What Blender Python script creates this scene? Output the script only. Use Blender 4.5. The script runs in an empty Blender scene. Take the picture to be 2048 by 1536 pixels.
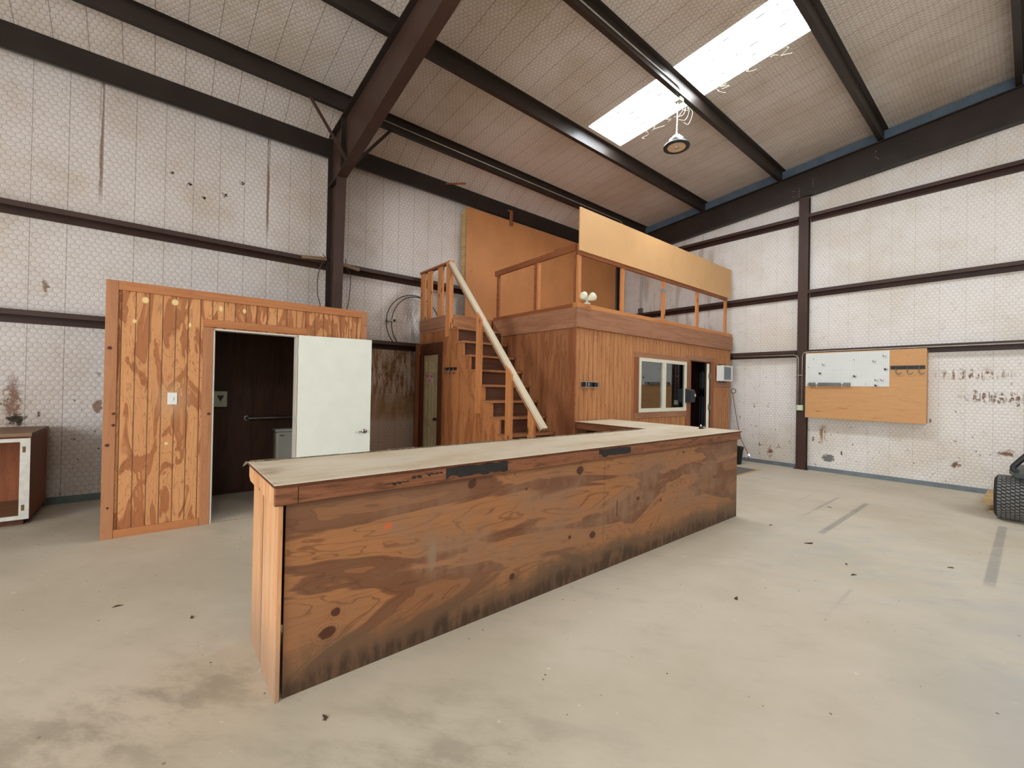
import bpy, bmesh, math, random
from mathutils import Vector, Matrix
from mathutils.geometry import tessellate_polygon
random.seed(7)
scene = bpy.context.scene
COL = scene.collection

# ------------------------------------------------------------------ node expression helper
class E:
    def __init__(s, nt, so): s.nt, s.so = nt, so
    def _m(s, op, *a, clamp=False):
        n = s.nt.nodes.new('ShaderNodeMath'); n.operation = op; n.use_clamp = clamp
        for i, v in enumerate((s,) + a): setin(s.nt, n.inputs[i], v)
        return E(s.nt, n.outputs[0])
    def __add__(s, o): return s._m('ADD', o)
    __radd__ = __add__
    def __sub__(s, o): return s._m('SUBTRACT', o)
    def __rsub__(s, o): return (s * -1.0) + o
    def __mul__(s, o): return s._m('MULTIPLY', o)
    __rmul__ = __mul__
    def __truediv__(s, o): return s._m('DIVIDE', o)
    def frac(s): return s._m('FRACT')
    def abs(s): return s._m('ABSOLUTE')
    def sin(s): return s._m('SINE')
    def floor(s): return s._m('FLOOR')
    def max(s, o): return s._m('MAXIMUM', o)
    def min(s, o): return s._m('MINIMUM', o)
    def lt(s, o): return s._m('LESS_THAN', o)
    def clamp(s): return s._m('ADD', 0.0, clamp=True)
    def sm(s, a, b, lo=0.0, hi=1.0):
        n = s.nt.nodes.new('ShaderNodeMapRange'); n.interpolation_type = 'SMOOTHSTEP'
        setin(s.nt, n.inputs[0], s)
        n.inputs[1].default_value = a; n.inputs[2].default_value = b
        n.inputs[3].default_value = lo; n.inputs[4].default_value = hi
        return E(s.nt, n.outputs[0])
def setin(nt, inp, v):
    if isinstance(v, E): nt.links.new(v.so, inp)
    elif isinstance(v, (tuple, list)):
        inp.default_value = tuple(v) + ((1.0,) if len(inp.default_value) == 4 and len(v) == 3 else ())
    else: inp.default_value = v
class T:
    def __init__(s, name):
        s.m = bpy.data.materials.new(name); s.m.use_nodes = True
        s.nt = s.m.node_tree; s.nt.nodes.clear()
        s.out = s.nt.nodes.new('ShaderNodeOutputMaterial')
        s.b = s.nt.nodes.new('ShaderNodeBsdfPrincipled')
        s.nt.links.new(s.b.outputs[0], s.out.inputs[0])
        g = s.nt.nodes.new('ShaderNodeNewGeometry'); s.P = E(s.nt, g.outputs['Position'])
        x = s.nt.nodes.new('ShaderNodeSeparateXYZ'); s.nt.links.new(s.P.so, x.inputs[0])
        s.X, s.Y, s.Z = (E(s.nt, x.outputs[i]) for i in range(3))
        s._r = None
    @property
    def rnd(s):
        if not s._r:
            o = s.nt.nodes.new('ShaderNodeObjectInfo'); s._r = E(s.nt, o.outputs['Random'])
        return s._r
    def vec(s, a, b, c=0.0):
        n = s.nt.nodes.new('ShaderNodeCombineXYZ')
        for i, v in enumerate((a, b, c)): setin(s.nt, n.inputs[i], v)
        return E(s.nt, n.outputs[0])
    def vm(s, op, a, b=None):
        n = s.nt.nodes.new('ShaderNodeVectorMath'); n.operation = op
        setin(s.nt, n.inputs[0], a)
        if b is not None: setin(s.nt, n.inputs[1], b)
        return E(s.nt, n.outputs['Value'] if op in ('LENGTH', 'DOT_PRODUCT') else n.outputs[0])
    def noise(s, v, sc=1.0, det=2.0, ro=0.5, di=0.0):
        n = s.nt.nodes.new('ShaderNodeTexNoise')
        setin(s.nt, n.inputs['Vector'], v); n.inputs['Scale'].default_value = sc
        n.inputs['Detail'].default_value = det; n.inputs['Roughness'].default_value = ro
        n.inputs['Distortion'].default_value = di
        return E(s.nt, n.outputs[0])
    def voro(s, v, sc=1.0):
        n = s.nt.nodes.new('ShaderNodeTexVoronoi'); setin(s.nt, n.inputs['Vector'], v); n.inputs['Scale'].default_value = sc
        return E(s.nt, n.outputs['Distance'])
    def mix(s, f, a, b, mode='MIX'):
        n = s.nt.nodes.new('ShaderNodeMix'); n.data_type = 'RGBA'; n.blend_type = mode
        setin(s.nt, n.inputs[0], f); setin(s.nt, n.inputs[6], a); setin(s.nt, n.inputs[7], b)
        return E(s.nt, n.outputs[2])
    def fmix(s, f, a, b): return f * (b - a) + a
    def box(s, u, a, b, w=0.01): return u.sm(a - w, a + w) * u.sm(b - w, b + w, 1.0, 0.0)
    def rect(s, u, v, u0, u1, v0, v1, w=0.01): return s.box(u, u0, u1, w) * s.box(v, v0, v1, w)
    def spot(s, uv, u0, v0, ru, rv, soft=0.5):
        d = s.vm('SUBTRACT', uv, (u0, v0, 0.0)); d = s.vm('MULTIPLY', d, (1 / ru, 1 / rv, 0.0))
        return s.vm('LENGTH', d).sm(1.0 - soft, 1.0 + soft * 0.3, 1.0, 0.0)
    def fin(s, col, rough=0.6, bump=None, bs=0.3, bd=0.01, metal=0.0, spec=0.4):
        setin(s.nt, s.b.inputs['Base Color'], col); setin(s.nt, s.b.inputs['Roughness'], rough)
        s.b.inputs['Metallic'].default_value = metal; s.b.inputs['Specular IOR Level'].default_value = spec
        if bump is not None:
            n = s.nt.nodes.new('ShaderNodeBump'); n.inputs['Strength'].default_value = bs; n.inputs['Distance'].default_value = bd
            setin(s.nt, n.inputs['Height'], bump); s.nt.links.new(n.outputs[0], s.b.inputs['Normal'])
        return s.m
def srgb(r, g, b):
    f = lambda c: (c / 12.92 if c <= 0.04045 else ((c + 0.055) / 1.055) ** 2.4)
    return tuple(f(v / 255.0) for v in (r, g, b))

# ------------------------------------------------------------------ materials
def plain(name, c, rough=0.5, metal=0.0, var=0.12, sc=6.0, spec=0.4):
    t = T(name); n = t.noise(t.P, sc, 3.0)
    return t.fin(t.mix(n.sm(0.3, 0.7), tuple(v * (1 - var) for v in c), tuple(min(1, v * (1 + var)) for v in c)), rough, n, 0.08, 0.01, metal, spec)

def hexmesh(t, u, v, size):
    """distance to the hexagon edge of a wire mesh with flat-to-flat width size"""
    q = t.vec(u / size, v / (size * 0.9), 0.0)
    r = (1.0, 1.7320508, 1.0); h = (0.5, 0.8660254, 0.5)
    a = t.vm('SUBTRACT', t.vm('MODULO', t.vm('ADD', q, (200.0, 346.41016, 0.0)), r), h)
    b = t.vm('SUBTRACT', t.vm('MODULO', t.vm('ADD', q, (200.5, 347.27618, 0.0)), r), h)
    a = t.vm('MULTIPLY', a, (1, 1, 0)); b = t.vm('MULTIPLY', b, (1, 1, 0))
    f = t.vm('LENGTH', a)._m('LESS_THAN', t.vm('LENGTH', b))
    n = t.nt.nodes.new('ShaderNodeMix'); n.data_type = 'VECTOR'
    setin(t.nt, n.inputs[0], f); setin(t.nt, n.inputs[4], b); setin(t.nt, n.inputs[5], a)
    g = t.vm('ABSOLUTE', E(t.nt, n.outputs[1]))
    sx = t.nt.nodes.new('ShaderNodeSeparateXYZ'); t.nt.links.new(g.so, sx.inputs[0])
    return E(t.nt, sx.outputs[0]).max(t.vm('DOT_PRODUCT', g, (0.5, 0.8660254, 0.0)))   # 0 centre .. 0.5 wire

def insulation(name, which):
    t = T(name)
    u, v = {'left': (t.Y, t.Z), 'gable': (t.X, t.Z), 'roof': (t.Y, t.X)}[which]
    p2 = t.vec(u, v, 0.0)
    wob = t.noise(p2, 1.1, 2.0)
    wu = t.noise(p2, 5.0, 1.0) * 0.035
    hx = hexmesh(t, u + wu, v + wu * 0.7, {'left': 0.073, 'gable': 0.063, 'roof': 0.062}[which])
    line = hx.sm(0.44, 0.482)
    # base sheet
    n1 = t.noise(p2, 0.7, 4.0, 0.6); n2 = t.noise(p2, 9.0, 3.0, 0.6)
    if which == 'roof': c0, c1 = srgb(214, 205, 197), srgb(200, 187, 173)
    elif which == 'left': c0, c1 = srgb(220, 212, 207), srgb(205, 192, 178)
    else: c0, c1 = srgb(230, 226, 221), srgb(218, 209, 197)
    col = t.mix(n1.sm(0.42, 0.66), c0, c1)
    col = t.mix(n2.sm(0.55, 0.75) * 0.25, col, srgb(170, 150, 125))
    # sheet joints
    if which == 'roof':
        f = ((u + 0.10) / 0.308).frac(); seam = ((f - 0.5).abs()).sm(0.478, 0.494)
        col = t.mix(seam * 0.55, col, srgb(60, 48, 38))
        # soft mottled brown beside every purlin
        g = ((v + 0.197) / 1.62).frac(); gr = (g - 0.5).abs().sm(0.40, 0.5) * n2.sm(0.3, 0.7)
        col = t.mix(gr * 0.35, col, srgb(150, 120, 75))
    elif which == 'left':
        f = ((u + 1.204 + 0.154) / 0.309).frac(); seam = ((f - 0.5).abs()).sm(0.0, 0.02, 1.0, 0.0)
        col = t.mix(seam * 0.6, col, srgb(95, 80, 68))
        fb = ((u + 0.606 + 0.773) / 1.878).frac(); roll = ((fb - 0.4116).abs()).sm(0.004, 0.016, 1.0, 0.0)
        tear = roll * t.noise(t.vec(u * 30.0, v * 1.3, 0.0), 1.0, 3.0).sm(0.34, 0.46) * v.sm(3.7, 4.1)
        edge = ((fb - 0.424).abs()).sm(0.0, 0.012, 1.0, 0.0)
        col = t.mix(edge * 0.6, col, srgb(228, 224, 222))
        tear = tear * u.sm(1.9, 2.0, 1.0, 0.0)
        col = t.mix(tear * 0.8, col, srgb(120, 85, 45))
    else:
        f = ((u + 0.388) / 0.305).frac(); seam = ((f - 0.5).abs()).sm(0.485, 0.497)
        col = t.mix(seam * 0.3, col, srgb(120, 112, 104))
    col = t.mix(line * {'left': 0.42, 'gable': 0.34, 'roof': 0.55}[which], col, srgb(70, 60, 54))
    # dirt and rust
    sp = t.noise(t.vec(u * 9.0, v * 6.0, 2.0), 1.0, 3.0, 0.7)
    big = t.noise(t.vec(u * 1.3, v * 1.3, 5.0), 1.0, 2.0)
    drip = t.noise(t.vec(u * 26.0, v * 2.2, 1.0), 1.0, 4.0, 0.65)
    blot = t.noise(t.vec(u * 19.0, v * 16.0, 4.0), 1.0, 4.0, 0.65)
    pn = t.vec(u + (t.noise(p2, 17.0, 3.0, 0.7) - 0.5) * 0.16, v + (t.noise(t.vec(u, v, 9.0), 15.0, 3.0, 0.7) - 0.5) * 0.16, 0.0)
    brn, dk, rust = srgb(120, 82, 45), srgb(52, 42, 32), srgb(116, 68, 28)
    if which == 'left':
        heavy = t.rect(u, v, 2.02, 4.0, 0.9, 2.22, 0.12)
        light = t.rect(u, v, 2.02, 4.0, 0.0, 1.3, 0.2)
        drip2 = t.noise(t.vec(u * 11.0, v * 2.0, 8.0), 1.0, 5.0, 0.7)
        col = t.mix(heavy * drip2.sm(0.36, 0.62) * 0.85, col, brn)
        col = t.mix(heavy * t.rect(u, v, 2.0, 4.0, 1.15, 2.25, 0.35) * drip2.sm(0.46, 0.60) * blot.sm(0.40, 0.55), col, srgb(66, 44, 24))
        col = t.mix(light * 0.6, col, srgb(160, 128, 92))
        col = t.mix(heavy * 0.45, col, srgb(150, 112, 66))
        s1 = t.spot(pn, -1.30, 1.24, 0.075, 0.36, 0.6) * blot.sm(0.30, 0.5)
        s2 = t.spot(pn, -1.27, 1.04, 0.085, 0.06, 0.3)
        s3 = t.spot(pn, -0.585, 1.18, 0.045, 0.09, 0.4)
        s4 = t.spot(pn, -1.065, 2.62, 0.03, 0.10, 0.5)
        col = t.mix(s1 * 0.8, col, rust); col = t.mix(s2, col, dk); col = t.mix(s3 * 0.8, col, brn); col = t.mix(s4 * 0.8, col, brn)
        s5 = t.spot(pn, 3.78, 2.75, 0.30, 0.55, 0.9) * t.noise(t.vec(u * 12.0, v * 2.5, 3.0), 1.0, 3.0).sm(0.42, 0.62)
        col = t.mix(s5 * 0.6, col, srgb(110, 88, 70))
        for a, b in ((0.106, 4.402), (0.715, 4.272), (0.30, 4.30), (0.92, 4.52), (0.46, 4.16)):
            col = t.mix(t.spot(pn, a, b, 0.03, 0.025, 0.4), col, dk)
        low = v.sm(0.9, 2.3, 1.0, 0.0)
    elif which == 'gable':
        s1 = t.spot(pn, -0.36, 1.50, 0.42, 0.10, 0.5) * blot.sm(0.44, 0.52) * drip.sm(0.40, 0.5)
        s2 = t.spot(pn, -0.62, 1.86, 0.5, 0.10, 0.6) * drip.sm(0.46, 0.54) * blot.sm(0.46, 0.52)
        s3 = t.spot(pn, -2.50, 0.27, 0.11, 0.08, 0.25)
        s4 = t.spot(pn, -0.79, 0.40, 0.05, 0.06, 0.3)
        s5 = t.spot(pn, -3.52, 0.27, 0.05, 0.16, 0.6) * blot.sm(0.40, 0.5)
        s6 = t.spot(pn, -2.6, 0.75, 0.06, 0.22, 0.7) * drip.sm(0.45, 0.55)
        s7 = t.spot(pn, -0.25, 0.65, 0.12, 0.05, 0.6) * blot.sm(0.40, 0.5)
        for s, c in ((s1, srgb(110, 72, 38)), (s2, srgb(125, 80, 45)), (s3, srgb(96, 96, 94)), (s4, srgb(105, 62, 44)), (s5, rust), (s6, srgb(140, 105, 60)), (s7, rust)):
            col = t.mix(s * 0.9, col, c)
        s8 = t.rect(u, v, -6.8, -4.6, 2.6, 5.2, 0.3) * t.noise(t.vec(u * 5.0, v * 0.8, 3.0), 1.0, 3.0).sm(0.5, 0.62)
        col = t.mix(s8 * 0.4, col, srgb(150, 130, 100))
        low = v.sm(0.6, 3.4, 1.0, 0.0)
    else:
        low = n1.sm(0.5, 0.8) * 0.35
    col = t.mix(low * sp.sm(0.64, 0.69) * big.sm(0.33, 0.55), col, srgb(92, 70, 48))
    col = t.mix(low * t.noise(t.vec(u * 22.0, v * 16.0, 7.0), 1.0, 2.0).sm(0.715, 0.745), col, dk)
    h = (hx.sm(0.1, 0.5, 1.0, 0.0)) * 0.55 + wob * 1.8 + n2 * 0.3
    return t.fin(col, 0.55, h, 0.22 if which != 'roof' else 0.16, 0.03, spec=0.3)

def wood(name, light, dark, line, grain='Z', a=3.2, b=0.55, split=(0.50, 0.54), contrast=1.0, grooves=None, extra=None, rough=0.55, sheets=None):
    """rotary cut plywood or plank: sharp two tone figure following the grain axis"""
    t = T(name)
    across, along = (t.X + t.Y, t.Z) if grain == 'Z' else (t.Z, t.X + t.Y)
    if grain == 'S': across, along = t.Y, t.X + t.Z * 1.0
    v = t.vec(across * a + t.rnd * 31.0, along * b + t.rnd * 17.0, t.rnd * 9.0)
    n = t.noise(v, 1.0, 3.5, 0.55, 0.9)
    fine = t.noise(t.vec(across * 95.0, along * 2.5, t.rnd * 5.0), 1.0, 3.0, 0.6)
    col = t.mix(n.sm(*split) * contrast, light, dark)
    col = t.mix(n.sm(0.60, 0.63) * 0.5 * contrast, col, light)
    ring = ((n * 13.0).frac() - 0.5).abs().sm(0.40, 0.49)
    col = t.mix(ring * 0.55 * contrast, col, line)
    col = t.mix(fine.sm(0.45, 0.75) * 0.30, col, line)
    h = fine * 0.4 + n * 0.2
    if grooves:
        per, off = grooves
        f = ((across - off) / per).frac(); gv = ((f - 0.5).abs()).sm(0.445, 0.478)
        col = t.mix(gv * 0.9, col, tuple(c * 0.24 for c in dark)); h = h - gv * 2.0
        plank = t.noise(t.vec(((across - off) / per).floor() * 3.7, 0.5, 0.0), 1.0, 0.0)
        col = t.mix(plank.sm(0.4, 0.7) * 0.18, col, dark)
    if extra: col = extra(t, col, n, fine)
    return t.fin(col, rough, h, 0.35, 0.004, spec=0.35)

XB_ = -5.612
W = {}
OL, OD, OLN = srgb(208, 150, 98), srgb(166, 106, 64), srgb(126, 74, 40)
def bath_marks(t, col, n, fine):
    p = t.vec(t.Y, t.Z, 0.0)
    for y, z, ry, rz in ((-.107, 2.325, .028, .035), (.125, 2.335, .03, .035), (-.185, 2.107, .016, .022), (.252, 2.114, .013, .028), (.518, 2.321, .02, .035), (.737, 2.322, .018, .028), (.079, .886, .016, .018)):
        col = t.mix(t.spot(p, y, z, ry, rz, 0.35), col, srgb(228, 200, 140))
    halo = t.spot(p, 0.125, 1.33, 0.16, 0.22, 0.9)
    return t.mix(halo * 0.5, col, srgb(196, 160, 118))
W['bath'] = wood('stained_grooved_plywood', OL, OD, OLN, 'Z', 6.0, 1.3, (0.50, 0.525), 1.0, (0.1035, -0.163 + 0.05175), bath_marks)
W['office'] = wood('stained_narrow_grooved_plywood', srgb(196, 138, 90), srgb(170, 110, 68), srgb(116, 68, 40), 'Z', 14.0, 1.6, (0.47, 0.60), 0.8, (0.1016, 0.03))
W['side'] = wood('dark_stained_plywood', srgb(164, 108, 70), srgb(138, 87, 54), srgb(88, 50, 30), 'Z', 10.0, 0.9, (0.46, 0.58), 0.9)
W['stair'] = wood('stair_plywood', srgb(188, 124, 76), srgb(158, 98, 58), srgb(112, 66, 38), 'Z', 6.0, 0.8, (0.47, 0.55), 0.9)
def knots(t, col, n, fine):
    # scattered round knots, strongest in vertical boards
    vo = t.voro(t.vec((t.X + t.Y) * 7.0 + t.rnd * 11.0, t.Z * 2.6 + t.rnd * 7.0, 0.0), 1.0)
    col = t.mix(vo.sm(0.10, 0.17, 1.0, 0.0) * 0.85, col, srgb(78, 44, 26))
    p = t.vec(t.X + t.Y, t.Z, 0.0)
    for y, z, r in ((-.356, 1.83, .022), (-.318, 1.20, .017), (-.318, 1.09, .018), (-.357, .90, .021), (-.345, .30, .014), (.43, 1.18, .02)):
        col = t.mix(t.spot(p, XB_ + .003 + y, z, r, r * .9, 0.5), col, srgb(70, 40, 26))
    return col
W['trimz'] = wood('knotty_trim_upright', srgb(176, 122, 84), srgb(160, 106, 70), srgb(132, 84, 54), 'Z', 18.0, 1.0, (0.45, 0.65), 0.7, None, knots)
W['trimh'] = wood('trim_level', srgb(184, 122, 76), srgb(166, 104, 64), srgb(128, 76, 46), 'H', 18.0, 1.0, (0.45, 0.65), 0.7)
W['dtrim'] = wood('red_brown_trim_level', srgb(168, 120, 90), srgb(148, 100, 72), srgb(108, 70, 50), 'H', 18.0, 1.2, (0.42, 0.62), 0.8)
W['dtrimz'] = wood('red_brown_trim_upright', srgb(150, 94, 60), srgb(130, 76, 46), srgb(96, 54, 34), 'Z', 18.0, 1.2, (0.42, 0.62), 0.8)
W['closet'] = wood('dark_brown_casing', srgb(98, 56, 34), srgb(80, 44, 27), srgb(60, 32, 20), 'Z', 18.0, 1.2, (0.42, 0.62), 0.8)
W['stud'] = wood('stud_lumber', srgb(206, 140, 86), srgb(186, 116, 66), srgb(146, 86, 46), 'Z', 16.0, 0.9, (0.44, 0.64), 0.8, None, knots)
W['rail'] = wood('brown_rail_lumber', srgb(152, 92, 56), srgb(130, 74, 42), srgb(98, 54, 30), 'H', 16.0, 1.0, (0.44, 0.64), 0.8)
W['capl'] = wood('light_cap_lumber', srgb(204, 138, 82), srgb(182, 112, 62), srgb(140, 82, 44), 'H', 16.0, 1.0, (0.44, 0.64), 0.8)
W['tread'] = wood('worn_tread_lumber', srgb(176, 120, 78), srgb(150, 96, 60), srgb(104, 64, 40), 'H', 14.0, 1.2, (0.44, 0.6), 0.8)
W['riser'] = wood('dark_riser_board', srgb(96, 60, 40), srgb(78, 48, 32), srgb(56, 34, 23), 'H', 12.0, 1.0, (0.44, 0.6), 0.8)  # dark brown boards, for risers and inner stringer
W['pale'] = wood('skylit_handrail_lumber', srgb(214, 200, 172), srgb(198, 180, 150), srgb(170, 150, 120), 'S', 20.0, 0.8, (0.45, 0.7), 0.6)  # pale tone paints in the skylight falling on the rail's upper face
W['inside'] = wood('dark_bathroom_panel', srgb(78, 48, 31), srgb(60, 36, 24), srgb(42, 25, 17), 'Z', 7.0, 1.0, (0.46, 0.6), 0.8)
W['cabinet'] = wood('cabinet_side_board', srgb(158, 92, 54), srgb(138, 76, 42), srgb(100, 54, 30), 'Z', 9.0, 0.8, (0.44, 0.6), 0.6)
W['cabtop'] = wood('cabinet_top_board', srgb(142, 112, 86), srgb(124, 94, 70), srgb(100, 74, 54), 'H', 12.0, 0.8, (0.44, 0.6), 0.6)
W['pallet'] = wood('pale_pallet_lumber', srgb(206, 176, 122), srgb(184, 150, 98), srgb(148, 114, 70), 'H', 12.0, 1.0, (0.44, 0.6), 0.7)
def tan(name, c, var=0.06):
    t = T(name); n = t.noise(t.P, 1.4, 4.0, 0.6); f = t.noise(t.P, 60.0, 2.0)
    col = t.mix(n.sm(0.35, 0.65), tuple(v * (1 - var) for v in c), tuple(v * (1 + var) for v in c))
    col = t.mix(t.noise(t.P, 7.0, 2.0).sm(0.74, 0.78), col, tuple(v * 0.6 for v in c))
    return t.fin(col, 0.6, f, 0.05, 0.002)
W['sign'] = tan('tan_hardboard', srgb(216, 170, 118), 0.04)
W['orange'] = tan('orange_hardboard', srgb(198, 136, 84), 0.07)
def boardmarks(t, col, n, fine):
    p = t.vec(t.X, t.Z, 0.0)
    col = t.mix(t.spot(p, -2.63, 1.17, 0.05, 0.006, 0.3), col, srgb(120, 50, 25))
    return t.mix(t.noise(t.vec(t.X * 3.0, t.Z * 14.0, 0.0), 1.0, 3.0).sm(0.6, 0.72) * 0.4 * t.Z.sm(1.3, 1.5, 1.0, 0.0), col, srgb(178, 108, 52))
W['wallboard'] = wood('wall_plywood', srgb(206, 156, 104), srgb(198, 146, 94), srgb(178, 124, 78), 'H', 5.0, 0.8, (0.44, 0.7), 0.5, None, boardmarks)

def counter_front(t, col, n, fine):
    u, v = t.Y, t.Z; p = t.vec(u, v, 0.0)
    g1 = t.noise(t.vec(u * 1.5, v * 2.4, 3.0), 1.0, 5.0, 0.6); g2 = t.noise(t.vec(u * 16.0, v * 4.0, 5.0), 1.0, 4.0, 0.6)
    g3 = t.noise(t.vec(u * 9.0, v * 11.0, 1.0), 1.0, 3.0, 0.6)
    # scuffed grey wear in the middle, a knee height band of grey abrasion
    band = t.rect(u, v, 1.0, 5.4, 0.34, 0.84, 0.14) * g1.sm(0.40, 0.56) * g2.sm(0.22, 0.6)
    col = t.mix(band * 0.8, col, srgb(146, 110, 84))
    col = t.mix(g1.sm(0.3, 0.7) * 0.38, col, srgb(124, 96, 74))
    # kicked dirty foot of the panel with a ragged upper edge
    edge = v - g1 * 0.30 - g2 * 0.10
    col = t.mix(edge.sm(-0.06, 0.05, 1.0, 0.0) * 0.80, col, srgb(98, 76, 56))
    col = t.mix(edge.sm(-0.16, -0.06, 1.0, 0.0) * g2.sm(0.3, 0.6) * 0.9, col, srgb(62, 46, 34))
    for y, z, r in ((1.578, .899, .030), (.737, .342, .024), (.702, .251, .036), (2.618, .876, .036), (2.78, .325, .034), (1.929, .211, .024), (3.807, .451, .014), (3.421, .528, .022), (2.509, .361, .018), (4.218, .884, .016), (2.05, .80, .010), (4.6, .72, .012), (4.9, .55, .014)):
        d = t.vm('LENGTH', t.vm('MULTIPLY', t.vm('SUBTRACT', p, (y, z, 0.0)), (1 / (r * 1.15), 1 / r, 0.0)))
        dn = d + (g2 - 0.5) * 0.5 + (g3 - 0.5) * d * 1.3
        col = t.mix(((dn * 1.6).frac() - 0.5).abs().sm(0.36, 0.48) * dn.sm(1.2, 3.0, 0.4, 0.0), col, srgb(104, 54, 26))
        col = t.mix(dn.sm(0.75, 1.05, 1.0, 0.0), col, srgb(78, 44, 28))
    col = t.mix(t.spot(p, 1.01, .735, .035, .03, 0.8) * g2.sm(0.45, 0.55) * g3.sm(0.42, 0.52) * 0.8, col, srgb(206, 92, 48))
    col = t.mix(t.spot(p, 1.30, .50, .035, .10, 0.5) * 0.6, col, srgb(142, 120, 98))
    col = t.mix(t.rect(u, v, 3.105, 3.115, .42, .56, .003), col, srgb(20, 12, 8))
    col = t.mix(t.rect(u, v, 2.92, 2.935, .0, .92, .003) * 0.25, col, srgb(70, 42, 26))
    col = t.mix(t.spot(p, 2.35, .80, .28, .07, 0.5) * g2.sm(0.35, 0.5) * 0.6, col, srgb(100, 58, 34))
    return col
W['cfront'] = wood('weathered_counter_plywood', srgb(160, 108, 67), srgb(112, 72, 47), srgb(84, 51, 33), 'H', 2.6, 0.55, (0.50, 0.52), 0.95, None, counter_front, 0.5)
def scuffv(t, col, n, fine):
    g = t.noise(t.vec(t.X * 14.0, t.Z * 1.2, 0.0), 1.0, 4.0)
    col = t.mix(g.sm(0.45, 0.65) * 0.55, col, srgb(206, 168, 132))
    col = t.mix(t.rect(t.X, t.Z, -2.672, -2.642, 0.0, 0.96, 0.006) * 0.8, col, srgb(84, 52, 32))
    col = t.mix(t.rect(t.X, t.Z, -2.72, -2.69, 0.0, 0.96, 0.02) * g.sm(0.4, 0.6) * 0.6, col, srgb(112, 76, 50))
    return t.mix(t.Z.sm(0.02, 0.5, 0.7, 0.0), col, srgb(142, 118, 98))
W['cend'] = wood('counter_end_boards', srgb(208, 156, 110), srgb(190, 132, 88), srgb(142, 92, 56), 'Z', 14.0, 0.8, (0.46, 0.62), 0.8, None, scuffv)
def dirt_and_edge_shade(t, col, n, fine):
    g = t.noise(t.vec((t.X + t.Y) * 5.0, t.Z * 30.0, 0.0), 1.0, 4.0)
    col = t.mix(t.Z.sm(0.940, 0.952, 0.85, 0.0), col, srgb(44, 26, 16))  # painted shade: dark line along the lower edge instead of a shadow line
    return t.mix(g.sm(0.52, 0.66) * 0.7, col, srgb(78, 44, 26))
W['skirt'] = wood('counter_skirt_board', srgb(138, 88, 58), srgb(114, 71, 47), srgb(84, 50, 33), 'H', 16.0, 1.1, (0.44, 0.6), 0.8, None, dirt_and_edge_shade)
def mk_top():
    t = T('worn_laminate_top'); p = t.vec(t.X * 3.5, t.Y * 1.4, 0.0)
    a = t.noise(p, 1.0, 4.0, 0.6); b = t.noise(t.vec(t.X * 14.0, t.Y * 5.0, 0.0), 1.0, 4.0)
    col = t.mix(a.sm(0.4, 0.7), srgb(224, 212, 190), srgb(208, 190, 160))
    col = t.mix(b.sm(0.6, 0.75) * 0.3, col, srgb(160, 142, 120))
    d = t.X.sm(-2.98, -2.90, 1.0, 0.0) * 0.0 + t.Y.sm(0.44, 0.75, 1.0, 0.0)
    col = t.mix(d * b.sm(0.48, 0.66) * 0.5, col, srgb(150, 130, 104))
    return t.fin(col, 0.45, a, 0.1, 0.003)
W['top'] = mk_top()
def mk_floor():
    t = T('trowelled_concrete'); u, v = t.X, t.Y; p = t.vec(u, v, 0.0)
    r = t.vec(u * 0.8 + v * 0.6, v * 0.8 - u * 0.6, 0.0)
    a = t.noise(p, 0.55, 5.0, 0.6); b = t.noise(t.vm('MULTIPLY', r, (1.4, 3.0, 1.0)), 1.6, 6.0, 0.7); c = t.noise(p, 40.0, 3.0)
    col = t.mix(a.sm(0.38, 0.64), srgb(203, 193, 174), srgb(190, 180, 159))
    col = t.mix(b.sm(0.50, 0.75) * 0.28, col, srgb(158, 150, 134))
    col = t.mix(b.sm(0.28, 0.46, 1.0, 0.0) * 0.18, col, srgb(216, 210, 196))
    bl = t.spot(p, 0.35, 3.6, 0.9, 2.6, 0.9) * a.sm(0.3, 0.55) * 0.5
    col = t.mix(bl, col, srgb(166, 170, 176))
    col = t.mix(t.spot(p, -0.9, 5.2, 1.2, 1.4, 0.9) * b.sm(0.42, 0.6) * 0.35, col, srgb(176, 182, 184))
    dk = (t.spot(p, -2.6, -0.1, 0.55, 0.9, 0.9) + t.spot(p, -1.2, 0.7, 1.0, 0.9, 0.9)) * b.sm(0.42, 0.62) * 0.5
    col = t.mix(dk.clamp(), col, srgb(130, 122, 106))
    # old tape residue
    for x, w, y0, y1, k in ((-2.10, .012, 6.4, 7.6, .25), (-1.80, .02, 5.9, 7.72, .4), (-1.456, .03, 5.5, 7.63, .55), (-0.213, .035, 5.1, 7.67, .5), (-0.89, .012, 3.4, 4.2, .3)):
        f = t.rect(u, v, x - w, x + w, y0, y1, 0.01) * v.sm(y0, y0 + 1.0 if k < .45 else y0 + 0.2) * b.sm(0.2, 0.5)
        col = t.mix(f * k, col, srgb(122, 120, 120))
    sp = t.voro(p, 9.0); sz = t.noise(p, 3.0, 2.0)
    col = t.mix(sp.sm(0.04, 0.075, 1.0, 0.0) * sz.sm(0.46, 0.54) * 0.85, col, srgb(84, 70, 54))
    sp2 = t.voro(t.vec(u + 3.3, v + 1.7, 0.0), 26.0)
    col = t.mix(sp2.sm(0.05, 0.10, 1.0, 0.0) * sz.sm(0.55, 0.62) * 0.6, col, srgb(110, 96, 76))
    col = t.mix(t.noise(p, 14.0, 2.0).sm(0.72, 0.76) * 0.5, col, srgb(228, 220, 206))
    return t.fin(col, 0.62, c * 0.4 + b, 0.12, 0.006, spec=0.3)
W['floor'] = mk_floor()
W['left'] = insulation('wire_netted_insulation_left', 'left')
W['gable'] = insulation('wire_netted_insulation_gable', 'gable')
W['roof'] = insulation('wire_netted_insulation_roof', 'roof')
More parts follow.
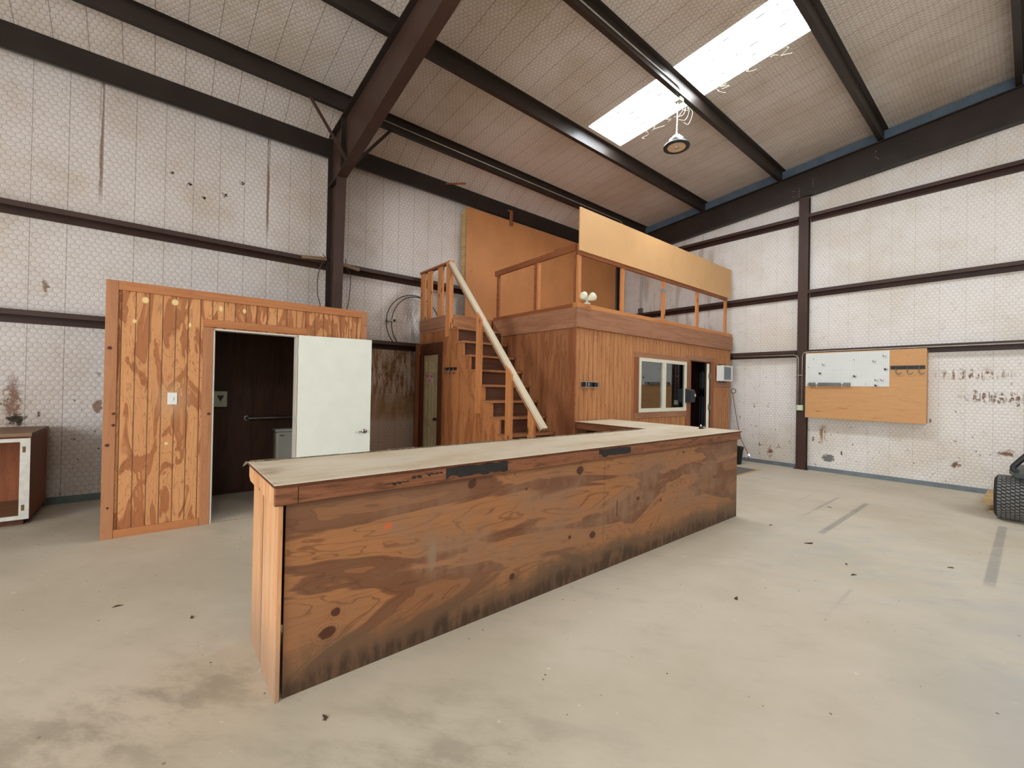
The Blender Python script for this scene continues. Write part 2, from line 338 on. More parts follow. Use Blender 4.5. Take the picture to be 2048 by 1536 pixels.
W['steel'] = plain('dark_brown_steel', srgb(46, 37, 32), 0.45, 0.0, 0.15, 3.0, 0.4)
W['steel2'] = plain('red_brown_column_steel', srgb(66, 46, 38), 0.5, 0.0, 0.12, 3.0, 0.35)
W['blue'] = plain('blue_grey_base_channel', srgb(112, 121, 126), 0.6)
W['rake'] = plain('blue_grey_rake_angle', srgb(84, 100, 114), 0.45)
W['green'] = plain('green_grey_base_channel', srgb(104, 118, 110), 0.6)
W['white'] = plain('white_door_paint', srgb(222, 226, 214), 0.4, 0, 0.02)
W['jamb'] = plain('off_white_jamb_paint', srgb(206, 202, 192), 0.5, 0, 0.05)
W['vinyl'] = plain('cream_window_vinyl', srgb(222, 220, 200), 0.4, 0, 0.03)
W['cream'] = plain('dirty_cream_door_paint', srgb(190, 176, 138), 0.5, 0, 0.10, 5.0)
W['chipwhite'] = plain('chipped_white_paint', srgb(212, 210, 200), 0.55, 0, 0.08, 14.0)
W['chrome'] = plain('brushed_nickel', (0.42, 0.40, 0.37), 0.3, 1.0)
W['galv'] = plain('galvanised_conduit', srgb(176, 170, 160), 0.45, 0.6)
W['galvd'] = plain('grey_metal', srgb(120, 120, 118), 0.4, 0.7)
W['brass'] = plain('dull_brass', srgb(120, 98, 60), 0.4, 0.6)
W['black'] = plain('black_metal', srgb(28, 26, 25), 0.45)
W['blackp'] = plain('black_plastic', srgb(36, 38, 40), 0.4)
W['rubber'] = plain('tyre_rubber', srgb(42, 43, 44), 0.8)
W['dusty'] = plain('dusty_tread_rubber', srgb(112, 112, 108), 0.9, 0, 0.2, 30.0)
W['mower'] = plain('dark_green_mower_paint', srgb(40, 52, 46), 0.4)
W['porcelain'] = plain('white_porcelain', srgb(206, 208, 196), 0.15, 0, 0.02)
W['plasticw'] = plain('white_plastic', srgb(226, 226, 220), 0.4, 0, 0.02)
W['plasticg'] = plain('pale_green_grey_plastic', srgb(196, 204, 176), 0.4, 0, 0.03)
W['grille'] = plain('grey_grille', srgb(150, 156, 166), 0.5, 0, 0.1, 60.0)
W['mat'] = plain('grey_floor_mat', srgb(112, 110, 106), 0.9, 0, 0.1, 60.0)
W['cord'] = plain('red_brown_cord', srgb(112, 62, 52), 0.6)
W['wire'] = plain('dull_wire', srgb(86, 76, 62), 0.6)
W['fluff'] = plain('insulation_thread', srgb(196, 186, 166), 0.8)
W['whitewire'] = plain('white_wire', srgb(208, 204, 196), 0.5)
W['frayed'] = plain('frayed_grey_edge', srgb(118, 104, 84), 0.9, 0, 0.5, 30.0)
W['tape'] = plain('black_tape', srgb(34, 32, 31), 0.6, 0, 0.2, 20.0)
W['ducttape'] = plain('grey_tape', srgb(128, 126, 124), 0.5)
W['paper'] = plain('white_paper', srgb(226, 212, 206), 0.7, 0, 0.02)
W['redink'] = plain('pink_red_ink', srgb(196, 48, 84), 0.7, 0, 0.05)
W['leaf'] = plain('dead_leaf', srgb(74, 58, 42), 0.9)
W['lens'] = plain('tan_lamp_lens', srgb(206, 182, 152), 0.35, 0, 0.05)
W['darkdoor'] = plain('slate_door_paint', srgb(50, 57, 64), 0.3, 0, 0.05)
W['bucket'] = plain('black_bucket_plastic', srgb(30, 34, 32), 0.45)
W['bulb'] = plain('cream_floodlight_glass', srgb(226, 226, 202), 0.3, 0, 0.02)
def mk_peg():
    t = T('white_pegboard'); f1 = (t.X / 0.0254).frac() - 0.5; f2 = (t.Z / 0.0254).frac() - 0.5
    d = t.vm('LENGTH', t.vec(f1, f2, 0.0)); n = t.noise(t.P, 3.0, 2.0)
    col = t.mix(n.sm(0.3, 0.7) * 0.2, srgb(226, 230, 226), srgb(206, 212, 208))
    return t.fin(t.mix(d.sm(0.11, 0.16, 1.0, 0.0), col, srgb(88, 86, 82)), 0.4)
W['peg'] = mk_peg()
def mk_glass():
    t = T('window_glass'); nt = t.nt
    tr = nt.nodes.new('ShaderNodeBsdfTransparent'); tr.inputs[0].default_value = (0.8, 0.82, 0.8, 1)
    gl = nt.nodes.new('ShaderNodeBsdfGlossy'); gl.inputs['Roughness'].default_value = 0.02
    fr = nt.nodes.new('ShaderNodeFresnel'); fr.inputs[0].default_value = 3.0
    mx = nt.nodes.new('ShaderNodeMixShader')
    nt.links.new(fr.outputs[0], mx.inputs[0]); nt.links.new(tr.outputs[0], mx.inputs[1]); nt.links.new(gl.outputs[0], mx.inputs[2])
    nt.links.new(mx.outputs[0], t.out.inputs[0]); return t.m
W['glass'] = mk_glass()
SKY_E = 23.0
def mk_sky():
    # translucent ribbed skylight sheet glowing with daylight, dirt streaks and laps stay dark
    t = T('daylit_skylight_sheet'); nt = t.nt; u, v = t.Y, t.X
    rib = ((u / 0.19).frac() - 0.5).abs().sm(0.07, 0.10, 1.0, 0.0)
    blot = t.noise(t.vec(u * 6.0, v * 5.5, 0.0), 1.0, 3.0, 0.7).sm(0.51, 0.55)
    d = (rib * blot).clamp()
    em = nt.nodes.new('ShaderNodeEmission')
    setin(nt, em.inputs[0], t.mix(d, (0.88, 0.95, 1.0), (0.022, 0.023, 0.026))); em.inputs[1].default_value = SKY_E
    nt.links.new(em.outputs[0], t.out.inputs[0]); return t.m
W['sky'] = mk_sky()

# ------------------------------------------------------------------ mesh helper
class M:
    def __init__(s): s.bm = bmesh.new()
    def box(s, x0, x1, y0, y1, z0, z1, b=0.0):
        bm = s.bm
        vs = [bm.verts.new((x, y, z)) for x in (x0, x1) for y in (y0, y1) for z in (z0, z1)]
        fs = [bm.faces.new([vs[i] for i in f]) for f in ((0, 1, 3, 2), (4, 6, 7, 5), (0, 4, 5, 1), (2, 3, 7, 6), (0, 2, 6, 4), (1, 5, 7, 3))]
        if b > 0:
            es = {e for f in fs for e in f.edges}
            bmesh.ops.bevel(bm, geom=list(es), offset=b, segments=2, affect='EDGES', profile=0.5)
        return s
    def prism(s, pts, d):
        """closed polygon (3d points) extruded by vector d"""
        a = [s.bm.verts.new(p) for p in pts]; c = [s.bm.verts.new(Vector(p) + Vector(d)) for p in pts]
        n = len(pts)
        for tri in tessellate_polygon([[Vector(p) for p in pts]]):
            s.bm.faces.new([a[i] for i in tri]); s.bm.faces.new([c[i] for i in reversed(tri)])
        for i in range(n): s.bm.faces.new((a[i], a[(i + 1) % n], c[(i + 1) % n], c[i]))
        return s
    def holed(s, outer, holes, d):
        loops = [[Vector(p) for p in outer]] + [[Vector(p) for p in h] for h in holes]
        flat = [p for l in loops for p in l]; d = Vector(d)
        a = [s.bm.verts.new(p) for p in flat]; c = [s.bm.verts.new(p + d) for p in flat]
        for tri in tessellate_polygon(loops):
            s.bm.faces.new([a[i] for i in tri]); s.bm.faces.new([c[i] for i in reversed(tri)])
        k = 0
        for l in loops:
            n = len(l)
            for i in range(n):
                i0, i1 = k + i, k + (i + 1) % n
                s.bm.faces.new((a[i0], a[i1], c[i1], c[i0]))
            k += n
        return s
    def beam(s, p, q, w, h, up=(0, 0, 1), b=0.0):
        """rectangular bar from p to q; w sideways, h along up"""
        p, q = Vector(p), Vector(q); d = (q - p).normalized(); up = Vector(up)
        sd = d.cross(up).normalized(); up = sd.cross(d).normalized()
        pts = [p + sd * (w / 2 * i) + up * (h / 2 * j) for i, j in ((-1, -1), (1, -1), (1, 1), (-1, 1))]
        return s.prism(pts, q - p)
    def tube(s, pts, r, n=8, closed=False):
        pts = [Vector(p) for p in pts]; rings = []; N = len(pts); up = None
        for i, p in enumerate(pts):
            if closed: d = (pts[(i + 1) % N] - pts[i - 1])
            else: d = pts[min(i + 1, N - 1)] - pts[max(i - 1, 0)]
            d.normalize()
            if up is None: up = d.orthogonal().normalized()
            up = (up - d * up.dot(d)).normalized(); sd = d.cross(up)
            rings.append([s.bm.verts.new(p + (up * math.cos(a) + sd * math.sin(a)) * r) for a in [2 * math.pi * k / n for k in range(n)]])
        for i in range(N if closed else N - 1):
            A, B = rings[i], rings[(i + 1) % N]
            for k in range(n): s.bm.faces.new((A[k], A[(k + 1) % n], B[(k + 1) % n], B[k]))
        if not closed: s.bm.faces.new(list(reversed(rings[0]))); s.bm.faces.new(rings[-1])
        return s
    def lathe(s, c, prof, axis=(0, 0, 1), n=24):
        """profile of (radius, height) pairs turned about axis through c"""
        ax = Vector(axis).normalized(); u = ax.orthogonal().normalized(); w = ax.cross(u); c = Vector(c); rings = []
        for r, h in prof:
            rings.append([s.bm.verts.new(c + ax * h + (u * math.cos(a) + w * math.sin(a)) * max(r, 1e-4)) for a in [2 * math.pi * k / n for k in range(n)]])
        for A, B in zip(rings, rings[1:]):
            for k in range(n): s.bm.faces.new((A[k], A[(k + 1) % n], B[(k + 1) % n], B[k]))
        s.bm.faces.new(list(reversed(rings[0]))); s.bm.faces.new(rings[-1])
        return s
    def build(s, name, mt, parent=None, smooth=False, label=None):
        bm = s.bm; bmesh.ops.recalc_face_normals(bm, faces=bm.faces[:])
        if parent is not None:
            off = Vector((0, 0, 0)); q = parent
            while q is not None: off += q.location; q = q.parent
        else:
            xs = [v.co for v in bm.verts]
            lo = [min(c[i] for c in xs) for i in range(3)]; hi = [max(c[i] for c in xs) for i in range(3)]
            off = Vector(((lo[0] + hi[0]) / 2, (lo[1] + hi[1]) / 2, lo[2]))
        for v in bm.verts: v.co -= off
        me = bpy.data.meshes.new(name); bm.to_mesh(me); bm.free(); me.materials.append(mt)
        if smooth:
            for p in me.polygons: p.use_smooth = True
        o = bpy.data.objects.new(name, me); COL.objects.link(o)
        if parent is not None: o.parent = parent
        else: o.location = off
        if label: o['label'] = label
        return o
def thing(name, label, cat, loc, group=None):
    o = bpy.data.objects.new(name, None); COL.objects.link(o); o.location = loc; o.empty_display_size = 0.1
    o['label'] = label; o['category'] = cat
    if group: o['group'] = group
    return o
def tag(o, label, cat, group=None, kind=None):
    o['label'] = label; o['category'] = cat
    if group: o['group'] = group
    if kind: o['kind'] = kind
    return o
def struct(o, label, cat):
    o['label'] = label; o['category'] = cat; o['kind'] = 'structure'; return o
def arc(c, r, a0, a1, n, ax1, ax2):
    c, ax1, ax2 = Vector(c), Vector(ax1), Vector(ax2)
    return [c + ax1 * r * math.cos(a0 + (a1 - a0) * i / n) + ax2 * r * math.sin(a0 + (a1 - a0) * i / n) for i in range(n + 1)]

def cr(pts, n=6):
    P = [Vector(p) for p in pts]; P = [P[0] * 2 - P[1]] + P + [P[-1] * 2 - P[-2]]; out = []
    for i in range(1, len(P) - 2):
        a, b, c, d = P[i - 1:i + 3]
        for k in range(n):
            t = k / n; out.append(.5 * ((2 * b) + (c - a) * t + (2 * a - 5 * b + 4 * c - d) * t * t + (3 * b - a - 3 * c + d) * t ** 3))
    return out + [P[-2]]

# ------------------------------------------------------------------ the shell
XL, YG, YB, XR = -7.583, 10.005, -7.0, 7.6
def roofz(x): return 6.13 + 0.085 * (x + 3.3)
RID = 1.5                                             # ridge line
def rz(x): return roofz(x) if x <= RID else roofz(RID) - 0.085 * (x - RID)
struct(M().box(XL - .2, XR + .2, YB - .2, YG + .2, -.12, 0).build('floor', W['floor']), 'bare trowelled concrete floor with dust and scuffs', 'floor')
struct(M().box(XL - .12, XL, YB, YG + .12, 0, roofz(XL)).build('wall_left', W['left']), 'white insulated wall under wire netting on the left, rust stained behind the door', 'wall')
gp = [(XL, YG, 0), (XR, YG, 0), (XR, YG, rz(XR)), (RID, YG, rz(RID)), (XL, YG, rz(XL))]
hole = [(-3.946 + .028 * math.cos(a), YG, .136 + .028 * math.sin(a)) for a in [2 * math.pi * k / 10 for k in range(10)]]
struct(M().holed(gp, [hole], (0, .02, 0)).build('wall_right', W['gable']), 'white insulated end wall under wire netting on the right, spotted with rust', 'wall')
# wall behind the camera with two open overhead doorways
bp = [(XL, YB, 0), (XR, YB, 0), (XR, YB, rz(XR)), (RID, YB, rz(RID)), (XL, YB, rz(XL))]
DOORS = ((-1.9, 1.6), (2.8, 6.2))
struct(M().holed(bp, [[(a, YB, .02), (b, YB, .02), (b, YB, 4.0), (a, YB, 4.0)] for a, b in DOORS], (0, -.12, 0)).build('wall_back', W['gable']), 'insulated end wall behind the viewer with two open doorways', 'wall')
struct(M().box(XR, XR + .12, YB, YG + .12, 0, rz(XR)).build('wall_far_side', W['left']), 'insulated side wall opposite the left wall', 'wall')
# roof: left slope with skylight openings, right slope
SKY = [(-4.86, -1.86, 5.59, 6.49)]
lo = [(XL - .15, YB, roofz(XL - .15)), (RID, YB, roofz(RID)), (RID, YG + .1, roofz(RID)), (XL - .15, YG + .1, roofz(XL - .15))]
ro = M().holed(lo, [[(a, c, roofz(a)), (b, c, roofz(b)), (b, d, roofz(b)), (a, d, roofz(a))] for a, b, c, d in SKY], (0, 0, .1))
SKY_UNSEEN = [(2.6, 5.6, 5.59, 6.49), (2.6, 5.6, -1.9, -1.0)]  # unseen skylights assumed to repeat here; their glow helps light the room
lo = [(RID, YB, rz(RID)), (XR + .15, YB, rz(XR + .15)), (XR + .15, YG + .1, rz(XR + .15)), (RID, YG + .1, rz(RID))]
ro.holed(lo, [[(a, c, rz(a)), (b, c, rz(b)), (b, d, rz(b)), (a, d, rz(a))] for a, b, c, d in SKY_UNSEEN], (0, 0, .1))
struct(ro.build('ceiling', W['roof']), 'sloping roof lined with dusty insulation behind wire netting', 'ceiling')
for i, (a, b, c, d) in enumerate(SKY + SKY_UNSEEN):
    m = M(); e = .02
    m.prism([(a - e, c - e, rz(a) + .06), (b + e, c - e, rz(b) + .06), (b + e, d + e, rz(b) + .06), (a - e, d + e, rz(a) + .06)], (0, 0, .01))
    struct(m.build('window_%d' % (i + 1), W['sky']), ('long bright skylight sheet in the roof slope above the office', 'assumed unseen skylight sheet in the right roof slope near the end wall', 'assumed unseen skylight sheet in the right roof slope behind the viewer')[i], 'skylight')
# frayed insulation edges hanging round the visible skylight
m = M(); rnd = random.Random(3)
for k in range(20):
    s = rnd.random(); x = -4.84 + 2.95 * s; y = (5.59 if rnd.random() < .4 else 6.49) + rnd.uniform(-.02, .02)
    z = rz(x); pts = [(x, y, z)]; L = rnd.uniform(.03, .14)
    for j in range(1, 5): pts.append((x + rnd.uniform(-.05, .09) * j / 2, y + rnd.uniform(-.03, .03), z - L * j / 4))
    m.tube(cr(pts, 4), .0018, 4)
tag(m.build('insulation_fringe', W['fluff']), 'loose white insulation threads hanging along the skylight edge', 'fringe', kind='stuff')
struct(M().prism([(-7.386, YB + .02, 5.545), (-6.95, YB + .02, roofz(-6.95) - .002), (-6.95, YB + .02, roofz(-6.95) - .001), (-7.3, YB + .02, roofz(-7.3) - .001), (-7.386, YB + .02, 5.60)], (0, YG - YB - .04, 0)).build('trim_1', W['roof']), 'insulation cove where the roof lining meets the eave beam', 'trim')
# base channels
struct(M().box(XL, XL + .035, YB, YG, 0, .08).build('baseboard_left', W['green']), 'green grey metal base channel along the left wall', 'base channel')
struct(M().box(XL + .04, -3.012, YG - .03, YG - .002, 0, .075).box(-2.84, XR, YG - .03, YG - .002, 0, .075).build('baseboard_right', W['blue']), 'blue grey metal base channel along the right wall', 'base channel')

# ------------------------------------------------------------------ steel frame
def bolt(m, p, ax, r=.012, h=.012): m.lathe(p, [(r, 0), (r, h)], ax, 6)
# eave strut
m = M(); m.prism([(XL, YB, 5.545), (-7.38, YB, 5.535), (-7.38, YB, 5.26), (-7.40, YB, 5.245), (-7.40, YB, 5.515), (XL, YB, 5.525)], (0, YG - YB, 0))
m.prism([(-7.39, YB, 5.26), (-7.39, YB, 5.25), (-7.52, YB, 5.285), (-7.52, YB, 5.295)], (0, YG - YB, 0))
tag(m.build('eave_beam', W['steel']), 'dark steel eave beam running along the top of the left wall', 'beam')
plab = ['first dark roof purlin above the left wall, braced to the big frame',
        'dark roof purlin passing just below the lower end of the skylight',
        'dark roof purlin crossing the middle of the skylight and carrying the lamp',
        'dark roof purlin at the upper end of the skylight',
        'dark roof purlin at the top right corner, nearest overhead']
for k, px in enumerate((-6.68, -5.057, -3.42, -1.797, -0.197)):
    zb = 5.93 + .085 * (px + 3.3); zt = roofz(px + .13) - .004; w = px + .068
    m = M()
    m.prism([(px, YB + .01, zb + .018), (px, YB + .01, zb), (w + .003, YB + .01, zb), (w + .003, YB + .01, zt - .008), (px + .13, YB + .01, zt), (px + .13, YB + .01, zt + .004), (w, YB + .01, zt - .002), (w - .003, YB + .01, zt - .008), (w - .003, YB + .01, zb + .006), (px + .006, YB + .01, zb + .006)], (0, YG - YB - .02, 0))
    o = tag(m.build('purlin', W['steel']), plab[k], 'purlin', 'roof purlins')
# left wall girts
def girt_left(zt, zb, lab):
    m = M(); y0, L = YB + .01, YG - YB - .02
    m.prism([(XL, y0, zt), (-7.38, y0, zt), (-7.38, y0, zt - .062), (-7.388, y0, zt - .062), (-7.388, y0, zt - .006), (XL + .012, y0, zt - .006), (XL + .012, y0, zb), (XL, y0, zb)], (0, L, 0))
    tag(m.build('wall_girt', W['steel2']), lab, 'girt', 'steel girts across the left wall')
girt_left(2.312, 2.172, 'lower steel girt across the left wall, at door head height')
girt_left(3.548, 3.43, 'upper steel girt across the left wall, above the bathroom partition')
# right wall girts, left and right of the column
def girt_gable(zt, x0, x1, lab):
    m = M(); yf = 9.855
    m.prism([(x0, YG, zt), (x0, yf, zt), (x0, yf, zt - .062), (x0, yf + .008, zt - .062), (x0, yf + .008, zt - .006), (x0, YG - .012, zt - .006), (x0, YG - .012, zt - .13), (x0, YG, zt - .13)], (x1 - x0, 0, 0))
    tag(m.build('wall_girt', W['steel2']), lab, 'girt', 'steel girts across the right wall')
for zt, nm in ((2.366, 'lowest'), (3.55, 'middle'), (5.055, 'top')):
    girt_gable(zt, -7.2, -3.018, '%s steel girt on the right wall, left of the column' % nm)
    girt_gable(zt, -2.838, XR, '%s steel girt on the right wall, right of the column' % nm)
# right wall column (H section)
cx = -2.928
r = thing('wall_column', 'brown steel column standing against the right wall', 'column', (cx, 9.93, 0))
M().box(-3.012, -2.844, 9.872, 9.885, 0, 5.42).box(cx - .006, cx + .006, 9.885, 9.985, 0, 5.42).box(-3.012, -2.844, 9.985, 9.998, 0, 5.42).build('shaft', W['steel2'], r)
M().box(-3.04, -2.815, 9.86, 9.999, 0, .016).build('base_plate', W['steel2'], r)
# gable rafter
def gb(x): return 5.427 + .0763 * (x + 3.006)
def gt(x): return 5.93 + .085 * (x + 3.3) - .02
r = thing('end_rafter', 'dark steel rafter sloping along the top of the right wall', 'beam', (-3.0, 9.93, gb(-3.0)))
x0, x1 = -7.3, RID
m = M(); 
for (a, b, fl) in ((9.9, 9.906, 0),):
    m.prism([(x0, 9.925, gb(x0)), (x1, 9.925, gb(x1)), (x1, 9.925, gt(x1)), (x0, 9.925, gt(x0))], (0, .012, 0))
m.prism([(x0, 9.86, gb(x0)), (x1, 9.86, gb(x1)), (x1, 9.86, gb(x1) + .012), (x0, 9.86, gb(x0) + .012)], (0, .14, 0))
m.prism([(x0, 9.86, gt(x0) - .012), (x1, 9.86, gt(x1) - .012), (x1, 9.86, gt(x1)), (x0, 9.86, gt(x0))], (0, .14, 0))
m.build('web', W['steel'], r)
for x, zs in ((-3.03, (.06, .11, .16, .21)), (-2.79, (.16, .21, .26, .31)), (-3.13, (.09, .2)), (-1.83, (.28, .38)), (-1.80, (.24,))):
    for z in zs:
        b = M(); bolt(b, (x, 9.925, gb(x) + z), (0, -1, 0)); b.build('bolt', W['galvd'], r)
m = M()
pe = (-6.68, -5.057, -3.42, -1.797, -0.197)
for a, b in zip((-7.35,) + pe, pe + (RID,)):
    a2, b2 = a + .072, b - .004
    m.prism([(a2, 9.965, gt(a2) + .002), (b2, 9.965, gt(b2) + .002), (b2, 9.965, roofz(b2) - .016), (a2, 9.965, roofz(a2) - .016)], (0, .035, 0)); m.prism([(a2, 9.93, gt(a2) + .001), (b2, 9.93, gt(b2) + .001), (b2, 9.93, gt(b2) + .012), (a2, 9.93, gt(a2) + .012)], (0, .034, 0))
tag(m.build('rake_angle', W['rake']), 'blue grey steel angle strips between purlins above the sloping end rafter', 'trim strip')
# corner column
tag(M().box(-7.375, -7.25, 9.80, 9.99, 0, 5.25).build('corner_column', W['steel']), 'dark steel post in the far corner, seen through the loft railing', 'column')

# main rigid frame: tapered column and rafter
Y0, Y1, YM = 2.09, 2.24, 2.165
ci = lambda z: -7.13 + .113 * z / 2.45 * 1.0                      # inner face of the column
r = thing('frame_column', 'tall brown tapered steel column rising behind the bathroom partition', 'column', (-7.25, YM, 0))
m = M()
m.prism([(ci(0), Y0, 0), (ci(4.76), Y0, 4.76), (ci(4.76) - .014, Y0, 4.76), (ci(0) - .014, Y0, 0)], (0, Y1 - Y0, 0))
m.build('inner_flange', W['steel2'], r)
M().prism([(ci(0) - .014, YM - .005, 0), (ci(4.76) - .014, YM - .005, 4.76), (-6.74, YM - .005, 4.79), (-6.74, YM - .005, 5.60), (-7.366, YM - .005, 5.545), (-7.366, YM - .005, 0)], (0, .01, 0)).build('web', W['steel2'], r)
M().box(-7.379, -7.366, Y0, Y1, 0, 5.56).build('outer_flange', W['steel'], r)
M().prism([(-7.366, Y0, 4.74), (ci(4.7) - .014, Y0, 4.74), (ci(4.7) - .014, Y0, 4.755), (-7.366, Y0, 4.755)], (0, Y1 - Y0, 0)).build('stiffener', W['steel'], r)
m = M().box(-6.745, -6.731, Y0, Y1, 4.80, 5.60); m.build('end_plate', W['steel'], r)
for z in (5.45, 5.30, 4.95):
    b = M(); bolt(b, (-6.745, Y0 + .03, z), (-1, 0, 0), .014); b.build('bolt', W['galvd'], r)
def rb(x): return 4.76 + .175 * (x + 6.9) if x < -3.2 else 4.76 + .175 * 3.7 + .085 * (x + 3.2)
def rt(x): return 5.93 + .085 * (x + 3.3) - .012
r = thing('frame_rafter', 'big brown steel rafter climbing from the column to the roof across the ceiling', 'beam', (-5.0, YM, rb(-5.0)))
xs = (-6.905, -3.2, RID)
for a, b in ((0, 1), (1, 2)):
    pass
m = M(); m.prism([(xs[0], Y0, rb(xs[0])), (xs[1], Y0, rb(xs[1])), (xs[2], Y0, rb(xs[2])), (xs[2], Y0, rb(xs[2]) + .014), (xs[1], Y0, rb(xs[1]) + .014), (xs[0], Y0, rb(xs[0]) + .014)], (0, Y1 - Y0, 0)); m.build('bottom_flange', W['steel2'], r)
a = -6.73
m = M(); m.prism([(a, YM - .005, rb(a) + .014), (xs[1], YM - .005, rb(xs[1]) + .014), (xs[2], YM - .005, rb(xs[2]) + .014), (xs[2], YM - .005, rt(xs[2]) - .014), (a, YM - .005, rt(a) - .014)], (0, .01, 0)); m.build('web', W['steel2'], r)
a = -7.36
m = M(); m.prism([(a, Y0, rt(a) - .014), (xs[2], Y0, rt(xs[2]) - .014), (xs[2], Y0, rt(xs[2])), (a, Y0, rt(a))], (0, Y1 - Y0, 0)); m.build('top_flange', W['steel'], r)
# flange braces from rafter up to the first purlin
tag(M().beam((-6.645, 1.60, 5.66), (-6.60, 2.15, 4.86), .045, .006).beam((-6.622, 1.60, 5.66), (-6.577, 2.15, 4.86), .006, .045).build('flange_brace', W['steel2']), 'thin brown brace angle on the near side of the big rafter', 'brace', 'flange braces of the big rafter')
tag(M().beam((-6.645, 2.85, 5.66), (-6.55, 2.245, 4.87), .045, .006).beam((-6.622, 2.85, 5.66), (-6.527, 2.245, 4.87), .006, .045).build('flange_brace', W['steel']), 'thin dark brace angle on the far side of the big rafter', 'brace', 'flange braces of the big rafter')
tag(M().beam((-7.385, 4.31, 5.505), (-7.0, 4.52, 5.44), .02, .03).build('rusty_bar', W['rail']), 'short rusty bar sticking out from the eave beam right of the big frame', 'bar')

# ------------------------------------------------------------------ bathroom booth
XB = -5.612
r = thing('bathroom_booth', 'orange stained grooved plywood bathroom booth with open doorway', 'bathroom', (-6.5, .87, 0))
M().holed([(XB - .016, -.394, 0), (XB - .016, 2.127, 0), (XB - .016, 2.127, 2.48), (XB - .016, -.394, 2.48)], [[(XB - .016, .452, .001), (XB - .016, 1.292, .001), (XB - .016, 1.292, 2.10), (XB - .016, .452, 2.10)]], (-.015, 0, 0)).build('front_panel', W['bath'], r)
M().box(XB - .016, XB + .004, -.394, -.304, 0, 2.484, .003).build('corner_trim', W['trimz'], r)
M().box(XB - .016, XB + .003, -.303, 2.047, 2.396, 2.484, .003).build('top_trim', W['trimh'], r)
M().box(XB - .016, XB + .003, 2.049, 2.127, 2.30, 2.484, .003).build('corner_block', W['trimz'], r)
M().box(XB - .016, XB, 2.049, 2.127, 0, 2.298, .003).build('corner_trim', W['trimz'], r)
M().box(XB - .016, XB + .003, -.303, .362, 0, .08, .003).build('base_trim', W['trimh'], r)
M().box(XB - .016, XB + .003, .365, .455, 0, 2.108, .003).build('door_casing', W['trimz'], r)
M().box(XB - .016, XB + .003, 1.292, 1.38, 0, 2.108, .003).build('door_casing', W['trimz'], r)
M().box(XB - .016, XB + .004, .36, 1.39, 2.112, 2.192, .003).build('head_casing', W['trimh'], r)
M().box(XB - .13, XB - .002, .455, .468, 0, 2.09).box(XB - .13, XB - .002, 1.278, 1.291, 0, 2.09).box(XB - .13, XB - .002, .455, 1.291, 2.082, 2.098).box(XB - .10, XB - .06, .468, .478, 0, 2.082).build('door_jamb', W['jamb'], r)
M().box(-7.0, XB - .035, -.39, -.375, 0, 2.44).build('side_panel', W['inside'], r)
M().box(-7.0, XB - .035, 2.06, 2.08, 0, 2.44).build('side_panel', W['side'], r)
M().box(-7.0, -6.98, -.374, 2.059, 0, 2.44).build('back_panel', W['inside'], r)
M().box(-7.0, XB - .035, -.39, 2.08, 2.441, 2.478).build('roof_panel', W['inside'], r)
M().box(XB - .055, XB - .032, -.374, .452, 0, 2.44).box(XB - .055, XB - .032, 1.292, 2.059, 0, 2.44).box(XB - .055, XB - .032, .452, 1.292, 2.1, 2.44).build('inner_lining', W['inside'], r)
# the door, swung wide open
hx, hy = XB + .022, 1.292; ex, ey = -5.445, 2.118
dv = Vector((ex - hx, ey - hy, 0)).normalized(); nv = Vector((dv.y, -dv.x, 0))
def dp(a, o, z): return tuple(Vector((hx, hy, z)) + dv * a + nv * o)
dr = M().prism([dp(0, 0, .015), dp(.842, 0, .015), dp(.842, .036, .015), dp(0, .036, .015)], (0, 0, 2.082)).build('door', W['white'], r, label='plain white door swung wide open')
m = M(); m.lathe(dp(.772, .036, .93), [(.030, 0), (.030, .006), (.026, .010), (.012, .012), (.012, .045)], nv, 20)
m.tube([dp(.772, .075, .93), dp(.72, .078, .929), dp(.66, .074, .925)], .008, 8); m.build('lever_handle', W['chrome'], dr, True)
for z in (.28, 1.05, 1.86):
    M().lathe(dp(-.004, .02, z), [(.009, 0), (.009, .09)], (0, 0, 1), 8).build('hinge', W['galv'], dr)
# light switch
r = thing('light_switch', 'white light switch plate on the bathroom partition', 'switch', (XB - .016, .121, 1.283))
M().box(XB - .016, XB - .009, .082, .160, 1.283, 1.406, .003).build('plate', W['plasticw'], r)
M().box(XB - .009, XB - .002, .111, .131, 1.325, 1.362, .002).build('toggle', W['plasticw'], r)
# inside the bathroom
r = thing('towel_dispenser', 'pale paper towel dispenser with dark triangle inside the dark bathroom', 'dispenser', (-6.93, .65, 1.19))
M().box(-6.979, -6.88, .565, .728, 1.19, 1.40, .012).build('case', W['plasticg'], r)
M().prism([(-6.879, .61, 1.342), (-6.879, .69, 1.342), (-6.879, .65, 1.258)], (.003, 0, 0)).build('triangle_mark', W['blackp'], r)
r = thing('grab_bar', 'long metal grab bar on the bathroom back wall', 'grab bar', (-6.95, 1.43, .98))
M().tube([(-6.979, .97, 1.025), (-6.93, .97, 1.025), (-6.925, .99, 1.025), (-6.925, 1.87, 1.025), (-6.93, 1.89, 1.025), (-6.979, 1.89, 1.025)], .016, 10).build('bar', W['galvd'], r, True)
for y in (.97, 1.89): M().lathe((-6.979, y, 1.025), [(.038, 0), (.038, .008), (.02, .012)], (1, 0, 0), 16).build('flange', W['galvd'], r)
r = thing('toilet', 'white toilet with tank in the dark bathroom behind the door', 'toilet', (-6.75, 1.53, 0))
M().box(-6.96, -6.77, 1.30, 1.76, .42, .83, .03).build('tank', W['porcelain'], r)
M().box(-6.97, -6.76, 1.29, 1.77, .831, .872, .012).build('tank_lid', W['porcelain'], r)
m = M()
